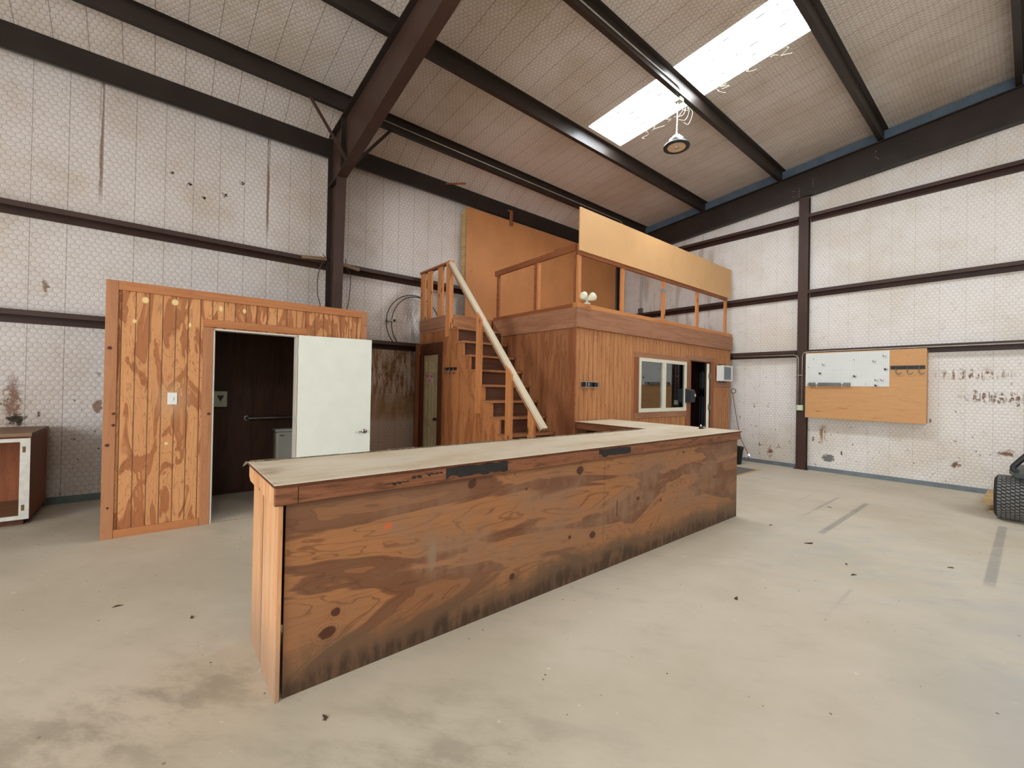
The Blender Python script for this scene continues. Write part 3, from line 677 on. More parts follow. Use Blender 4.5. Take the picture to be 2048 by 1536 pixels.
m.lathe((-6.52, 1.53, 0), [(.13, 0), (.12, .02), (.10, .15), (.12, .27), (.19, .37), (.205, .40), (.20, .41)], (0, 0, 1), 28)
m.box(-6.89, -6.54, 1.42, 1.64, 0, .40, .04); m.build('bowl', W['porcelain'], r, True)
M().lathe((-6.54, 1.53, .41), [(.205, 0), (.21, .012), (.20, .028), (.05, .03)], (0, 0, 1), 28).build('seat', W['plasticw'], r, True)
M().tube([(-6.768, 1.35, .785), (-6.75, 1.35, .785), (-6.748, 1.40, .78)], .007, 6).build('flush_lever', W['chrome'], r)

# ------------------------------------------------------------------ cabinet at the left
r = thing('low_cabinet', 'low open cabinet with chipped white face frame against the left wall', 'cabinet', (-6.95, -1.9, 0))
cy1, cy0, cxf, cxb = -1.005, -2.75, -6.62, -7.50
M().box(cxb, cxf - .02, cy1 - .02, cy1, .07, .925).build('side_panel', W['cabinet'], r)
M().box(cxb, cxf - .02, cy0, cy0 + .02, .07, .925).build('side_panel', W['cabinet'], r)
M().box(cxb, cxb + .012, cy0 + .02, cy1 - .02, .07, .925).build('back_panel', W['cabinet'], r)
M().box(cxb + .012, cxf - .02, cy0 + .02, cy1 - .02, .09, .11).build('bottom_shelf', W['cabtop'], r)
M().prism([(cxb, cy0 - .02, .925), (cxf + .03, cy0 - .02, .925), (cxf + .03, cy1 + .012, .925), (cxb, cy1 + .012, .925)], (0, 0, .034)).build('top', W['cabtop'], r)
M().holed([(cxf - .018, cy0, .07), (cxf - .018, cy1, .07), (cxf - .018, cy1, .905), (cxf - .018, cy0, .905)], [[(cxf - .018, cy0 + .07, .11), (cxf - .018, cy1 - .072, .11), (cxf - .018, cy1 - .072, .868), (cxf - .018, cy0 + .07, .868)]], (.018, 0, 0)).build('face_frame', W['chipwhite'], r)
for z in (.16, .76):
    M().box(cxf, cxf + .006, cy1 - .055, cy1 - .035, z, z + .06, .002).build('hinge', W['brass'], r)
M().box(cxb + .02, cxf - .08, cy0 + .03, cy1 - .05, 0, .07).build('plinth', W['closet'], r)

# ------------------------------------------------------------------ counter
XC = -2.293
r = thing('service_counter', 'long weathered plywood service counter with pale worn top, in the foreground', 'counter', (-2.6, 2.9, 0))
M().box(XC - .022, XC - .006, .492, 5.49, 0, .97).build('front_panel', W['cfront'], r)
M().box(-2.64, XC + .008, .455, .478, 0, .97, .003).build('end_board', W['cend'], r)
M().box(-2.962, -2.643, .457, .478, 0, .97, .003).build('end_board', W['cend'], r)
M().box(-2.95, XC - .02, 5.46, 5.488, 0, .97).build('end_board', W['side'], r)
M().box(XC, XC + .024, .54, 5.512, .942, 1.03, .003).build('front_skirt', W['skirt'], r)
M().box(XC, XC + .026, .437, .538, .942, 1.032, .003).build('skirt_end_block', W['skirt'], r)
M().prism([(XC - .001, .437, .942), (XC - .001, .437, 1.032), (-3.0, .437, 1.032), (-3.0, .437, .965), (-2.955, .437, .942)], (0, .018, 0)).build('end_skirt', W['cend'], r)
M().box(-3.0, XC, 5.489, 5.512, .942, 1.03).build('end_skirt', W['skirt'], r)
t0 = M(); t0.prism([(XC + .034, .43, 1.032), (XC + .034, 5.525, 1.032), (-4.238, 5.56, 1.032), (-4.238, 4.67, 1.032), (-3.01, 4.64, 1.032), (-3.01, .43, 1.032)], (0, 0, .0105)); t0.build('edge_band', W['closet'], r)
t0 = M(); t0.prism([(XC + .032, .433, 1.0427), (XC + .032, 5.522, 1.0427), (-4.238, 5.557, 1.0427), (-4.238, 4.673, 1.0427), (-3.01, 4.643, 1.0427), (-3.01, .433, 1.0427)], (0, 0, .0035)); t0.build('top', W['top'], r)
M().box(-2.93, -2.91, .49, 5.4, .05, 1.0).build('back_frame', W['side'], r)
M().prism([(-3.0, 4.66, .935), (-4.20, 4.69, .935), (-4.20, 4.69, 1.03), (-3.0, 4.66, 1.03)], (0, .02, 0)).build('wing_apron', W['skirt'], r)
M().box(-4.22, -2.99, 5.50, 5.522, .0, 1.03).build('wing_back_panel', W['side'], r)
M().box(-3.9, -2.98, 5.2, 5.22, 0, .93).build('wing_partition', W['closet'], r)
M().box(-4.2, -4.18, 4.9, 5.49, 0, 1.03).build('wing_end_panel', W['closet'], r)
rnd = random.Random(5); m = M(); y = .44
while y < 4.4:
    L = rnd.uniform(.05, .22); z0 = 1.047; j = rnd.uniform(.002, .009)
    m.prism([(-3.013, y, z0), (-2.995 + rnd.uniform(-.004, .008), y + rnd.uniform(0, .02), z0), (-2.993 + rnd.uniform(-.006, .01), y + L, z0), (-3.02, y + L + .01, z0)], (0, 0, j)); y += L * .9
for k in range(5): m.tube([(-3.0, .45, 1.05), (-3.008 - .003 * k, .433 - .004 * k, 1.047), (-3.012 - .004 * k, .422 - .004 * k, 1.035 - .004 * k)], .0025, 4)
m.build('frayed_back_edge', W['frayed'], r)
def ragged(y0, y1, z0, z1, seed):
    q = random.Random(seed); n = 14
    pts = [(XC + .0245, y0 + (y1 - y0) * i / n, z0 + q.uniform(0, .018) * (1.6 if i < 3 else 1)) for i in range(n + 1)] + [(XC + .0245, y1 - (y1 - y0) * i / n, z1 - q.uniform(0, .008)) for i in range(n + 1)]
    return M().prism(pts, (.001, 0, 0))
ragged(1.365, 1.848, .954, 1.029, 1).build('torn_tape', W['tape'], r, label='torn black tape')
ragged(2.815, 3.252, .956, 1.026, 2).build('torn_tape', W['tape'], r, label='torn black tape')
for y0, y1, z0, z1, s in ((.98, 1.12, .965, .985, 3), (1.14, 1.20, .985, 1.01, 4), (1.22, 1.34, .99, 1.012, 6)): ragged(y0, y1, z0, z1, s).build('torn_tape', W['tape'], r, label='torn black tape')
r = thing('black_gadget', 'small black gadget with white cap left on the far counter corner', 'gadget', (-2.62, 5.3, 1.046))
M().box(-2.665, -2.635, 5.25, 5.36, 1.046, 1.080, .004).build('body', W['blackp'], r)
M().box(-2.6349, -2.634, 5.315, 5.34, 1.054, 1.074).build('label_patch', W['paper'], r)
M().lathe((-2.65, 5.275, 1.080), [(.009, 0), (.010, .014), (.006, .019)], (0, 0, 1), 12).build('cap', W['plasticw'], r)

# ------------------------------------------------------------------ office with loft
OX, OY, OE = -4.25, 4.725, 9.76
r = thing('office_room', 'orange plywood office with loft deck on top in the far corner', 'office', (-5.8, 7.2, 0))
def rectx(X, y0, y1, z0, z1): return [(X, y0, z0), (X, y1, z0), (X, y1, z1), (X, y0, z1)]
M().holed(rectx(OX - .012, OY + .001, OE, 0, 2.72), [rectx(OX - .012, 6.29, 7.85, 1.135, 2.07), rectx(OX - .012, 8.03, 8.83, .001, 2.11)], (-.1, 0, 0)).build('front_wall', W['office'], r)
M().box(-7.34, OX - .113, OY, OY + .10, 0, 2.72).build('side_wall', W['side'], r)
M().box(OX - .04, OX - .006, OY - .006, OY + .004, 0, 2.42).build('corner_bead', W['tread'], r)
M().box(OX - .16, OX - .02, OY - .012, OY - .0005, 0, 2.42).build('side_corner_trim', W['dtrimz'], r)
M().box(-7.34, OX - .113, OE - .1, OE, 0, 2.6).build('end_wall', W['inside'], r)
M().box(-7.36, OX - .02, OY + .01, OE, 2.721, 2.745).build('loft_floor', W['stair'], r)
M().box(-7.33, OX - .12, OY + .101, OE - .101, 2.55, 2.60).build('office_ceiling', W['inside'], r)
m = M(); m.box(OX - .012, OX + .03, OY - .035, 6.62, 2.42, 2.716, .004); m.build('fascia_board', W['dtrim'], r)
m = M(); m.box(OX - .012, OX + .028, 6.623, OE + .02, 2.42, 2.716, .004); m.build('fascia_board', W['dtrim'], r)
M().prism([(OX - .013, OY - .036, 2.42), (-6.01, OY - .036, 2.42), (-6.27, OY - .036, 2.716), (OX - .013, OY - .036, 2.716)], (0, .035, 0)).build('side_fascia_board', W['dtrim'], r)
M().box(OX - .07, OX + .02, OY - .03, OE + .01, 2.718, 2.782, .004).build('cap_board', W['capl'], r)
M().box(-6.27, OX - .071, OY - .03, OY + .06, 2.718, 2.778, .004).build('side_cap_board', W['rail'], r)
# window
M().box(OX - .012, OX + .008, 6.17, 7.95, 2.07, 2.155, .003).build('window_casing', W['dtrim'], r)
M().box(OX - .012, OX + .008, 6.17, 7.86, 1.035, 1.132, .003).build('window_casing', W['dtrim'], r)
M().box(OX - .012, OX + .008, 6.17, 6.285, 1.133, 2.069, .003).build('window_casing', W['dtrimz'], r)
wf = M(); wf.holed(rectx(OX - .04, 6.29, 7.85, 1.135, 2.07), [rectx(OX - .04, 6.345, 7.03, 1.20, 2.01), rectx(OX - .04, 7.12, 7.79, 1.20, 2.01)], (.055, 0, 0))
wfo = wf.build('window_frame', W['vinyl'], r)
M().box(OX - .03, OX - .012, 7.0, 7.045, 1.195, 2.015).build('sash_stile', W['galv'], wfo)
M().box(OX - .022, OX - .018, 6.345, 7.03, 1.20, 2.01).build('pane', W['glass'], wfo)
M().box(OX - .012, OX - .008, 7.12, 7.79, 1.20, 2.01).build('pane', W['glass'], wfo)
# office door
M().box(OX - .012, OX + .012, 7.90, 9.0, 2.115, 2.21, .003).build('head_casing', W['dtrim'], r)
M().box(OX - .012, OX + .008, 7.865, 8.025, 0, 2.069, .003).build('door_casing', W['dtrimz'], r)
M().box(OX - .012, OX + .008, 8.84, 8.965, 0, 2.113, .003).build('door_casing', W['dtrimz'], r)
M().box(OX - .11, OX - .004, 8.81, 8.829, 0, 2.11).box(OX - .11, OX - .004, 8.03, 8.05, 0, 2.11).build('door_jamb', W['closet'], r)
od, on = Vector((-.6, .8, 0)), Vector((-.8, -.6, 0))
def op(a, o, z): return tuple(Vector((-4.262, 8.80, z)) + od * a + on * o)
dr = M().prism([op(0, 0, .015), op(.78, 0, .015), op(.78, .05, .015), op(0, .05, .015)], (0, 0, 2.07)).build('door', W['white'], r, label='slate faced door open inwards with white edge')
M().prism([op(.002, .0505, .02), op(.775, .0505, .02), op(.775, .053, .02), op(.002, .053, .02)], (0, 0, 2.06)).build('door_face', W['darkdoor'], dr)
for a, b in ((.08, .34), (.43, .69)):
    for z0, z1 in ((.15, .62), (.75, 1.42), (1.55, 1.95)):
        M().holed([op(a, .0535, z0), op(b, .0535, z0), op(b, .0535, z1), op(a, .0535, z1)], [[op(a + .03, .0535, z0 + .03), op(b - .03, .0535, z0 + .03), op(b - .03, .0535, z1 - .03), op(a + .03, .0535, z1 - .03)]], tuple(on * .010)).build('panel_moulding', W['darkdoor'], dr)
for z in (.3, 1.19, 1.83): M().box(-4.262, -4.238, 8.775, 8.835, z - .055, z + .055, .003).build('hinge', W['brass'], dr)
# items on the facade
r = thing('towel_dispenser', 'black towel dispenser fixed between office window and doorway', 'dispenser', (-4.13, 7.9, 1.28))
M().prism([(OX + .008, 7.80, 1.29), (-4.13, 7.80, 1.30), (-4.11, 7.80, 1.46), (-4.14, 7.80, 1.53), (OX + .008, 7.80, 1.555)], (0, .17, 0)).build('case', W['blackp'], r)
M().prism([(-4.1095, 7.90, 1.44), (-4.1095, 7.96, 1.46), (-4.1095, 7.96, 1.40)], (.002, 0, 0)).build('window_slot', W['plasticw'], r)
M().prism([(OX + .008, 7.799, 1.556), (-4.14, 7.799, 1.531), (-4.14, 7.799, 1.536), (OX + .008, 7.799, 1.561)], (0, .172, 0)).build('top_cover', W['galvd'], r)
r = thing('wall_heater', 'white box unit with grey grille mounted at the far right of the office front', 'heater', (-4.13, 9.4, 1.73))
M().holed([(-4.14, 9.06, 1.735), (-4.14, 9.49, 1.735), (-4.14, 9.49, 2.06), (-4.14, 9.06, 2.06)], [[(-4.14, 9.095, 1.765), (-4.14, 9.47, 1.765), (-4.14, 9.47, 2.03), (-4.14, 9.095, 2.03)]], (.05, 0, 0)).box(OX + .02, -4.141, 9.06, 9.49, 1.735, 2.06).build('case', W['plasticw'], r)
m = M().box(-4.14, -4.12, 9.096, 9.469, 1.766, 2.029)
for k in range(9): m.box(-4.12, -4.102, 9.10, 9.466, 1.78 + .027 * k, 1.788 + .027 * k)
m.build('grille', W['grille'], r)
M().box(OX - .012, OX + .02, 9.2, 9.5, 1.70, 2.09).build('bracket', W['blackp'], r)
tag(M().box(OX - .0115, OX + .012, 9.05, 9.74, 1.61, 1.715, .003).build('mounting_board', W['dtrim']), 'brown board nailed below the white box unit', 'board')
r = thing('wire_rack', 'small black wire rack screwed to the office front near its corner', 'rack', (-4.19, 5.0, 1.53))
m = M()
for z in (1.545, 1.625):
    m.tube([(OX - .011, 4.83, z), (-4.16, 4.83, z), (-4.155, 4.85, z), (-4.155, 5.10, z), (-4.16, 5.12, z), (OX - .011, 5.12, z)], .006, 6)
for y in (4.84, 5.11): m.tube([(-4.157, y, 1.545), (-4.157, y, 1.625)], .004, 6)
m.build('frame', W['galv'], r)
M().box(OX - .011, -4.17, 4.85, 4.99, 1.55, 1.62, .004).build('clip_box', W['blackp'], r)
M().box(OX - .011, -4.18, 5.07, 5.16, 1.55, 1.62, .006).build('clip_box', W['blackp'], r)
M().box(-4.169, -4.167, 4.905, 4.915, 1.565, 1.61).build('bright_pin', W['plasticw'], r)
# loft guard and boards
r = thing('loft_guardrail', 'open stud guardrail along the loft edge under the tan board', 'guardrail', (-4.28, 7.2, 2.782))
for y, w in ((4.745, .075), (5.80, .085), (7.03, .085), (8.26, .085), (9.50, .085)):
    M().box(-4.31, -4.273, y, y + w, 2.782, 3.50, .003).build('post', W['stud'], r)
M().box(-4.30, -4.262, 4.745, 9.58, 3.50, 3.59, .003).build('header', W['rail'], r)
M().box(-4.345, -4.312, 4.73, 4.80, 2.782, 3.56, .003).build('post', W['rail'], r)
M().box(-4.318, -4.27, 7.02, 7.125, 3.30, 3.36, .002).build('tape_band', W['ducttape'], r, label='grey tape wrapped round the middle post')
r = thing('loft_side_rail', 'brown side railing of the loft above the stairs', 'guardrail', (-5.3, OY, 2.78))
M().beam((-6.28, OY + .02, 3.588), (-4.32, OY + .02, 3.612), .038, .09).build('top_rail', W['rail'], r)
M().beam((-4.75, OY + .02, 3.662), (-4.32, OY + .02, 3.668), .038, .02).build('top_shim', W['rail'], r)
M().box(-6.215, -6.15, OY + .0, OY + .038, 2.779, 3.54, .003).build('post', W['rail'], r)
M().box(-5.21, -5.15, OY + .0, OY + .038, 2.779, 3.552, .003).build('post', W['rail'], r)
M().box(-5.145, -5.107, OY + .0, OY + .06, 2.779, 3.553, .003).build('post', W['stud'], r)
r = thing('tan_parapet_board', 'long tan hardboard parapet hung high along the loft front', 'board', (OX, 7.2, 3.56))
M().box(OX - .011, OX + .008, 4.735, 8.54, 3.557, 4.195, .002).build('sheet', W['sign'], r)
M().box(OX - .011, OX + .007, 8.543, 9.71, 3.556, 4.19, .002).build('sheet', W['sign'], r)
for y in (5.2, 6.8, 8.54, 9.5): M().box(OX - .05, OX - .0115, y - .02, y + .02, 3.592, 4.1).build('batten', W['stud'], r)
r = thing('orange_partition', 'large orange hardboard partition at the back of the loft', 'partition', (-7.4, 7.2, 2.745))
M().box(-7.362, -7.35, 4.79, 9.70, 2.745, 5.19, .002).build('sheet', W['orange'], r)
M().box(-7.376, -7.363, 4.795, 4.835, 2.745, 5.18).box(-7.545, -7.40, 4.795, 4.815, 3.56, 5.16).build('end_stud', W['pallet'], r)
tag(M().box(-7.349, -7.325, 5.90, 5.985, 5.08, 5.41, .003).box(-7.40, -7.326, 5.86, 5.90, 5.385, 5.41).build('wood_bracket', W['dtrimz']), 'brown wood cleat holding the orange partition to the eave beam', 'bracket')
r = thing('floodlight', 'twin headed cream floodlight on the loft corner ledge', 'floodlight', (-4.24, 4.92, 2.79))
M().box(-4.28, -4.22, 4.90, 4.97, 2.783, 2.81, .004).tube([(-4.25, 4.93, 2.80), (-4.25, 4.93, 2.85)], .012, 8).build('mount', W['plasticw'], r)
for d in ((.05, -.75, .42), (.70, .42, .42)):
    M().lathe((-4.25, 4.93, 2.85), [(.02, .0), (.03, .03), (.055, .07), (.066, .10), (.060, .125), (.035, .145), (.01, .15)], d, 18).build('lamp_head', W['bulb'], r, True)
# stairs
SY0, SY1 = 3.81, 4.685
r = thing('staircase', 'steep wooden staircase rising to the loft landing', 'stairs', (-5.3, 4.2, 0))
RIS, RUN = 2.738 / 12, .1965
def tz(k): return 2.498 - (k - 1) * .2355
def tx(k): return -6.018 + (k - 1) * .1965
for k in range(1, 12):
    z, x = tz(k), tx(k)
    if z < .05: continue
    M().box(x - .25, x, SY0 - .035, SY1 - .005, z - .036, z, .004).build('tread', W['tread'], r)
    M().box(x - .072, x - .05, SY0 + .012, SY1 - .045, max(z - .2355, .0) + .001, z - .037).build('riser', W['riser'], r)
def stringer(y0, y1, mt):
    pts = [(-6.29, y0, 2.46)]
    for k in range(1, 12):
        z, x = tz(k), tx(k)
        if z < .05: continue
        pts += [(x - .24 if k > 1 else -6.29, y0, z - .037), (x - .02, y0, z - .037), (x - .02, y0, max(z - .2355, 0) - .037 if z > .28 else 0)]
    xb = pts[-1][0]
    pts = pts[1:]
    pts += [(xb - .42, y0, 0), (-6.29, y0, 2.24)]
    clean = [pts[0]]
    for p in pts[1:]:
        if (Vector(p) - Vector(clean[-1])).length > 1e-4: clean.append(p)
    M().prism(clean, (0, y1 - y0, 0)).build('stringer', mt, r)
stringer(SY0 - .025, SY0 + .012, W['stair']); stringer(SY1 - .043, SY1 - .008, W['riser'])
M().beam((-6.27, SY0 - .030, 2.26), (-5.44, SY0 - .030, 1.24), .009, .05).build('trim_strip', W['tread'], r)
for (x0, x1, z0, top) in ((-5.43, -5.30, 1.12, 2.60), (-4.685, -4.555, .0, 1.76), (-4.21, -4.085, .0, 1.16)):
    M().prism([(x0, SY0 - .062, z0), (x1, SY0 - .062, z0), (x1, SY0 - .062, top - .07), (x0, SY0 - .062, top + .07)], (0, .036, 0)).build('post', W['stud'], r)
hp, hq = Vector((-6.31, SY0 + .01, 3.62)), Vector((-3.965, SY0 + .01, 1.0))
d = (hq - hp).normalized(); upv = Vector((0, 1, 0)).cross(d); 
if upv.z < 0: upv = -upv
M().beam(hp, hq, .098, .036, upv).build('handrail', W['pale'], r)
M().beam(hp - upv * .0375, hq - upv * .0375, .094, .037, upv).build('handrail_support', W['dtrim'], r)
# landing and the closet below it
r = thing('stair_landing', 'railed landing at the head of the stairs with a closet below', 'landing', (-6.85, 4.2, 0))
M().box(-7.37, -6.315, SY0 + .012, OY - .001, 2.70, 2.74).build('deck', W['tread'], r)
M().box(-6.314, -6.285, SY0 + .05, OY - .037, 2.535, 2.745, .003).build('front_board', W['tread'], r)
M().holed([(-7.37, SY0, 0), (-6.29, SY0, 0), (-6.29, SY0, 2.60), (-7.37, SY0, 2.60)], [[(-7.25, SY0, .001), (-6.66, SY0, .001), (-6.66, SY0, 2.10), (-7.25, SY0, 2.10)]], (0, .012, 0)).build('closet_wall', W['stair'], r)
M().prism([(-6.289, SY0 + .001, 0), (-4.45, SY0 + .001, 0), (-6.289, SY0 + .001, 2.30)], (0, .011, 0)).build('stair_side_panel', W['stair'], r)
M().box(-7.37, -6.40, SY0 - .016, SY0, 2.54, 2.745, .003).build('fascia_board', W['dtrim'], r)
M().box(-7.37, -6.40, SY0 - .009, SY0, 2.48, 2.538, .003).build('fascia_strip', W['dtrim'], r)
M().box(-7.29, -6.52, SY0 - .02, SY0 - .0005, 2.10, 2.29, .003).build('door_head_casing', W['closet'], r)
M().box(-7.37, -7.25, SY0 - .018, SY0 - .0005, 0, 2.099, .003).build('door_casing', W['closet'], r)
M().box(-6.66, -6.53, SY0 - .018, SY0 - .0005, 0, 2.099, .003).build('door_casing', W['closet'], r)
M().box(-7.372, -7.34, SY0 - .09, SY0 - .019, 0, 2.29).build('side_jamb', W['dtrimz'], r)
M().box(-7.25, -7.235, SY0 + .0, SY0 + .07, 0, 2.1).box(-6.675, -6.66, SY0 + .0, SY0 + .07, 0, 2.1).box(-7.25, -6.66, SY0, SY0 + .07, 2.085, 2.1).build('door_jamb', W['closet'], r)
dr = M().box(-7.234, -6.676, SY0 + .028, SY0 + .062, .01, 2.084).build('closet_door', W['cream'], r, label='narrow dirty cream panelled closet door')
for a, b in ((-7.16, -7.0), (-6.91, -6.75)):
    for z0, z1 in ((.10, .76), (.92, 1.62), (1.74, 1.98)):
        m = M(); m.holed([(a, SY0 + .0275, z0), (b, SY0 + .0275, z0), (b, SY0 + .0275, z1), (a, SY0 + .0275, z1)], [[(a + .03, SY0 + .0275, z0 + .03), (b - .03, SY0 + .0275, z0 + .03), (b - .03, SY0 + .0275, z1 - .03), (a + .03, SY0 + .0275, z1 - .03)]], (0, -.012, 0)); m.build('panel_moulding', W['cream'], dr)
M().lathe((-6.74, SY0 + .027, .93), [(.03, 0), (.03, .006), (.012, .01), (.012, .03), (.026, .045), (.028, .06), (.018, .07)], (0, -1, 0), 16).build('door_knob', W['black'], dr, True)
M().box(-6.41, -6.29, SY0 - .03, SY0 + .05, 2.36, 3.66, .003).build('corner_post', W['stud'], r)
M().box(-7.37, -6.411, SY0 - .03, SY0 + .06, 3.615, 3.652, .003).build('top_rail', W['rail'], r)
for x in (-7.365, -7.115, -6.73):
    M().box(x, x + .165 if x > -7 else x + .16, SY0 - .01, SY0 + .028, 2.746, 3.614, .003).build('baluster', W['stud'], r)
# NOT AN EXIT sign
r = thing('exit_warning_sign', 'small white sign reading NOT AN EXIT in pink red letters on the closet door', 'sign', (-6.96, SY0 + .014, 1.57))
M().box(-7.09, -6.88, SY0 + .0115, SY0 + .0135, 1.575, 1.735).build('paper', W['paper'], r)
def text(s, size, loc, mt, parent, rot):
    cu = bpy.data.curves.new('lettering', 'FONT'); cu.body = s; cu.size = size; cu.align_x = 'CENTER'; cu.extrude = .0006; cu.offset = .0022
    o = bpy.data.objects.new('tmp', cu); COL.objects.link(o); dg = bpy.context.evaluated_depsgraph_get()
    me = bpy.data.meshes.new_from_object(o.evaluated_get(dg)); bpy.data.objects.remove(o)
    me.transform(Matrix.Translation(Vector(loc) - parent.location) @ rot); me.materials.clear(); me.materials.append(mt)
    q = bpy.data.objects.new('lettering', me); COL.objects.link(q); q.parent = parent; return q
RX = Matrix.Rotation(math.pi / 2, 4, 'X')
text('NOT AN', .062, (-6.985, SY0 + .0105, 1.668), W['redink'], r, RX @ Matrix.Diagonal((.85, 1.15, 1, 1)))
text('EXIT', .066, (-6.985, SY0 + .0105, 1.592), W['redink'], r, RX @ Matrix.Diagonal((.95, 1.1, 1, 1)))
def hook_rail(name, label, p0, p1, n, out, size, grp, mt):
    """black bar with curled hooks; p0-p1 along the bar, out = direction off the wall"""
    p0, p1, out = Vector(p0), Vector(p1), Vector(out); c = (p0 + p1) / 2
    r = thing(name, label, 'hook rail', c, grp)
    M().beam(p0 + out * .006, p1 + out * .006, .05 * size, .012, out).build('bar', W['black'], r)
    for k in range(n):
        q = p0.lerp(p1, (k + .5) / n); sd = (p1 - p0).normalized(); pts = [q + out * .012 + Vector((0, 0, .015)), q + out * .03 + Vector((0, 0, -.01)), q + out * .028 + Vector((0, 0, -.05)) * size]
        pts += [q + out * .035 + sd * (.03 - .03 * math.cos(a)) * size + Vector((0, 0, -.06 * size - .035 * math.sin(a) * size)) for a in (.3, .9, 1.57, 2.2, 2.9)]
        M().tube(cr(pts, 3), .007, 6).build('hook', mt, r, True)
hook_rail('hook_rail', 'short black rail with three coat hooks on the panel beside the closet door', (-6.44, SY0 - .0005, 1.815), (-6.06, SY0 - .0005, 1.815), 3, (0, -1, 0), .9, 'black hook rails', W['galvd'])

# ------------------------------------------------------------------ plywood tool board on the right wall
r = thing('tool_board', 'orange plywood tool board with white pegboard hung on the right wall', 'board', (-1.99, 9.82, 1.03))
M().box(-2.84, -1.118, 9.80, 9.822, 1.04, 2.30, .002).build('plywood_sheet', W['wallboard'], r)
M().box(-2.78, -2.74, 9.823, 9.86, 1.06, 2.29).box(-1.16, -1.12, 9.823, 9.99, 1.05, 2.28).box(-2.0, -1.96, 9.823, 9.86, 1.06, 2.29).build('backing_batten', W['wallboard'], r)
M().box(-2.835, -1.585, 9.793, 9.7995, 1.655, 2.285).build('pegboard', W['peg'], r)
r2 = thing('magnetic_tool_bar', 'grey metal tool holder bar along the lower pegboard edge', 'tool bar', (-2.45, 9.77, 1.66))
for a, b in ((-2.775, -2.665), (-2.62, -2.27), (-2.225, -2.125)): M().box(a, b, 9.75, 9.7929, 1.658, 1.722, .005).build('segment', W['galvd'], r2)
M().tube([(-2.80, 9.775, 1.69), (-2.12, 9.775, 1.69)], .010, 8).build('rod', W['galv'], r2)
for x in (-2.74, -2.64, -2.25): M().box(x - .008, x + .008, 9.76, 9.7925, 1.63, 1.668).build('clip', W['galv'], r2)
hook_rail('hook_rail', 'black rail with three curled hooks on the bare right part of the tool board', (-1.57, 9.7995, 1.985), (-1.135, 9.7995, 1.985), 3, (0, -1, 0), 1.2, 'black hook rails', W['galvd'])
px = [(-2.70, 2.18, 0), (-2.55, 2.06, 1), (-2.60, 1.90, 2), (-2.78, 2.02, 0), (-2.075, 2.14, 0), (-2.07, 1.84, 2), (-1.80, 2.10, 1), (-1.66, 2.19, 1), (-1.64, 1.96, 2), (-1.77, 1.77, 1), (-1.69, 1.77, 1), (-1.90, 1.70, 0), (-1.77, 1.675, 2)]
HL = ['thin peg hook near the top left corner of the white pegboard', 'bent wire peg hook in the upper left of the pegboard, right of the corner one',
      'dark double peg hook just above the grey tool bar on the pegboard', 'thin peg hook at the far left edge of the white pegboard, halfway up',
      'thin lone peg hook at the top middle of the white pegboard', 'dark double peg hook near the centre of the white pegboard, below the thin one',
      'bent wire peg hook in the upper right of the pegboard, left of the corner one', 'bent wire peg hook in the top right corner of the white pegboard',
      'dark double peg hook at the right pegboard edge, level with the hook rail', 'bent wire peg hook low on the pegboard, left one of the lower right pair',
      'bent wire peg hook low on the pegboard, right one of the lower right pair', 'thin peg hook at the bottom of the pegboard, right of the grey tool bar',
      'dark double peg hook at the pegboard bottom edge, below the lower right pair']
for i, (x, z, kd) in enumerate(px):
    m = M(); yb = 9.7935
    m.tube([(x, yb, z), (x, yb - .03, z), (x, yb - .038, z - .012), (x, yb - .038, z + .01)], .003, 5)
    if kd >= 1: m.tube([(x - .02, yb - .004, z + .02), (x - .005, yb - .02, z), (x + .03, yb - .02, z - .018), (x + .035, yb - .02, z + .01)], .003, 5)
    if kd == 2: m.box(x - .012, x + .014, yb - .022, yb, z - .016, z + .012, .003)
    tag(m.build('peg_hook', W['black'] if kd else W['galvd']), HL[i], 'hook', 'peg hooks on the pegboard')

# conduits and outlet by the right column
r = thing('conduit_outlet', 'twin grey conduits dropping down the column to a small outlet box', 'conduit', (-2.94, 9.86, 1.17))
def bend(pts, rad, n=6):
    out = [Vector(pts[0])]
    for a, b, c in zip(pts, pts[1:], pts[2:]):
        a, b, c = Vector(a), Vector(b), Vector(c); u = (a - b).normalized(); v = (c - b).normalized()
        p, q = b + u * rad, b + v * rad
        for i in range(n + 1):
            t = i / n; out.append(p.lerp(b, t).lerp(b.lerp(q, t), t))
    out.append(Vector(pts[-1])); return out
M().tube(bend([(-2.982, 9.858, 1.27), (-2.982, 9.858, 2.275), (-4.24, 9.842, 2.285)], .10), .010, 8).build('conduit', W['galv'], r, True)
M().tube(bend([(-2.913, 9.858, 1.27), (-2.913, 9.858, 2.315), (-2.80, 9.842, 2.322), (7.5, 9.842, 2.322)], .09), .010, 8).build('conduit', W['galv'], r, True)
ob = M().box(-2.995, -2.885, 9.825, 9.871, 1.17, 1.275, .004).build('outlet_box', W['plasticg'], r)
for z in (1.20, 1.245): M().box(-2.96, -2.92, 9.822, 9.8255, z - .014, z + .014, .001).build('socket', W['plasticw'], ob)
M().box(-2.995, -2.90, 9.845, 9.871, 1.86, 1.875).build('strap', W['galv'], r)
# thin conduit drop behind the loft
r = thing('corner_conduit', 'pair of thin conduits dropping to a box on the wall behind the loft', 'conduit', (-6.75, 9.96, 3.56))
M().tube([(-6.73, 9.985, 3.70), (-6.745, 9.985, 5.2)], .009, 6).build('conduit', W['galv'], r)
M().tube([(-6.68, 9.985, 3.70), (-6.69, 9.985, 5.2)], .007, 6).build('conduit', W['galv'], r)
M().box(-6.78, -6.66, 9.94, 9.999, 3.57, 3.70, .004).build('box', W['galvd'], r)
M().tube([(-6.37, 9.9, 3.56), (-6.37, 9.9, 3.75)], .008, 6).build('stub', W['galv'], r)

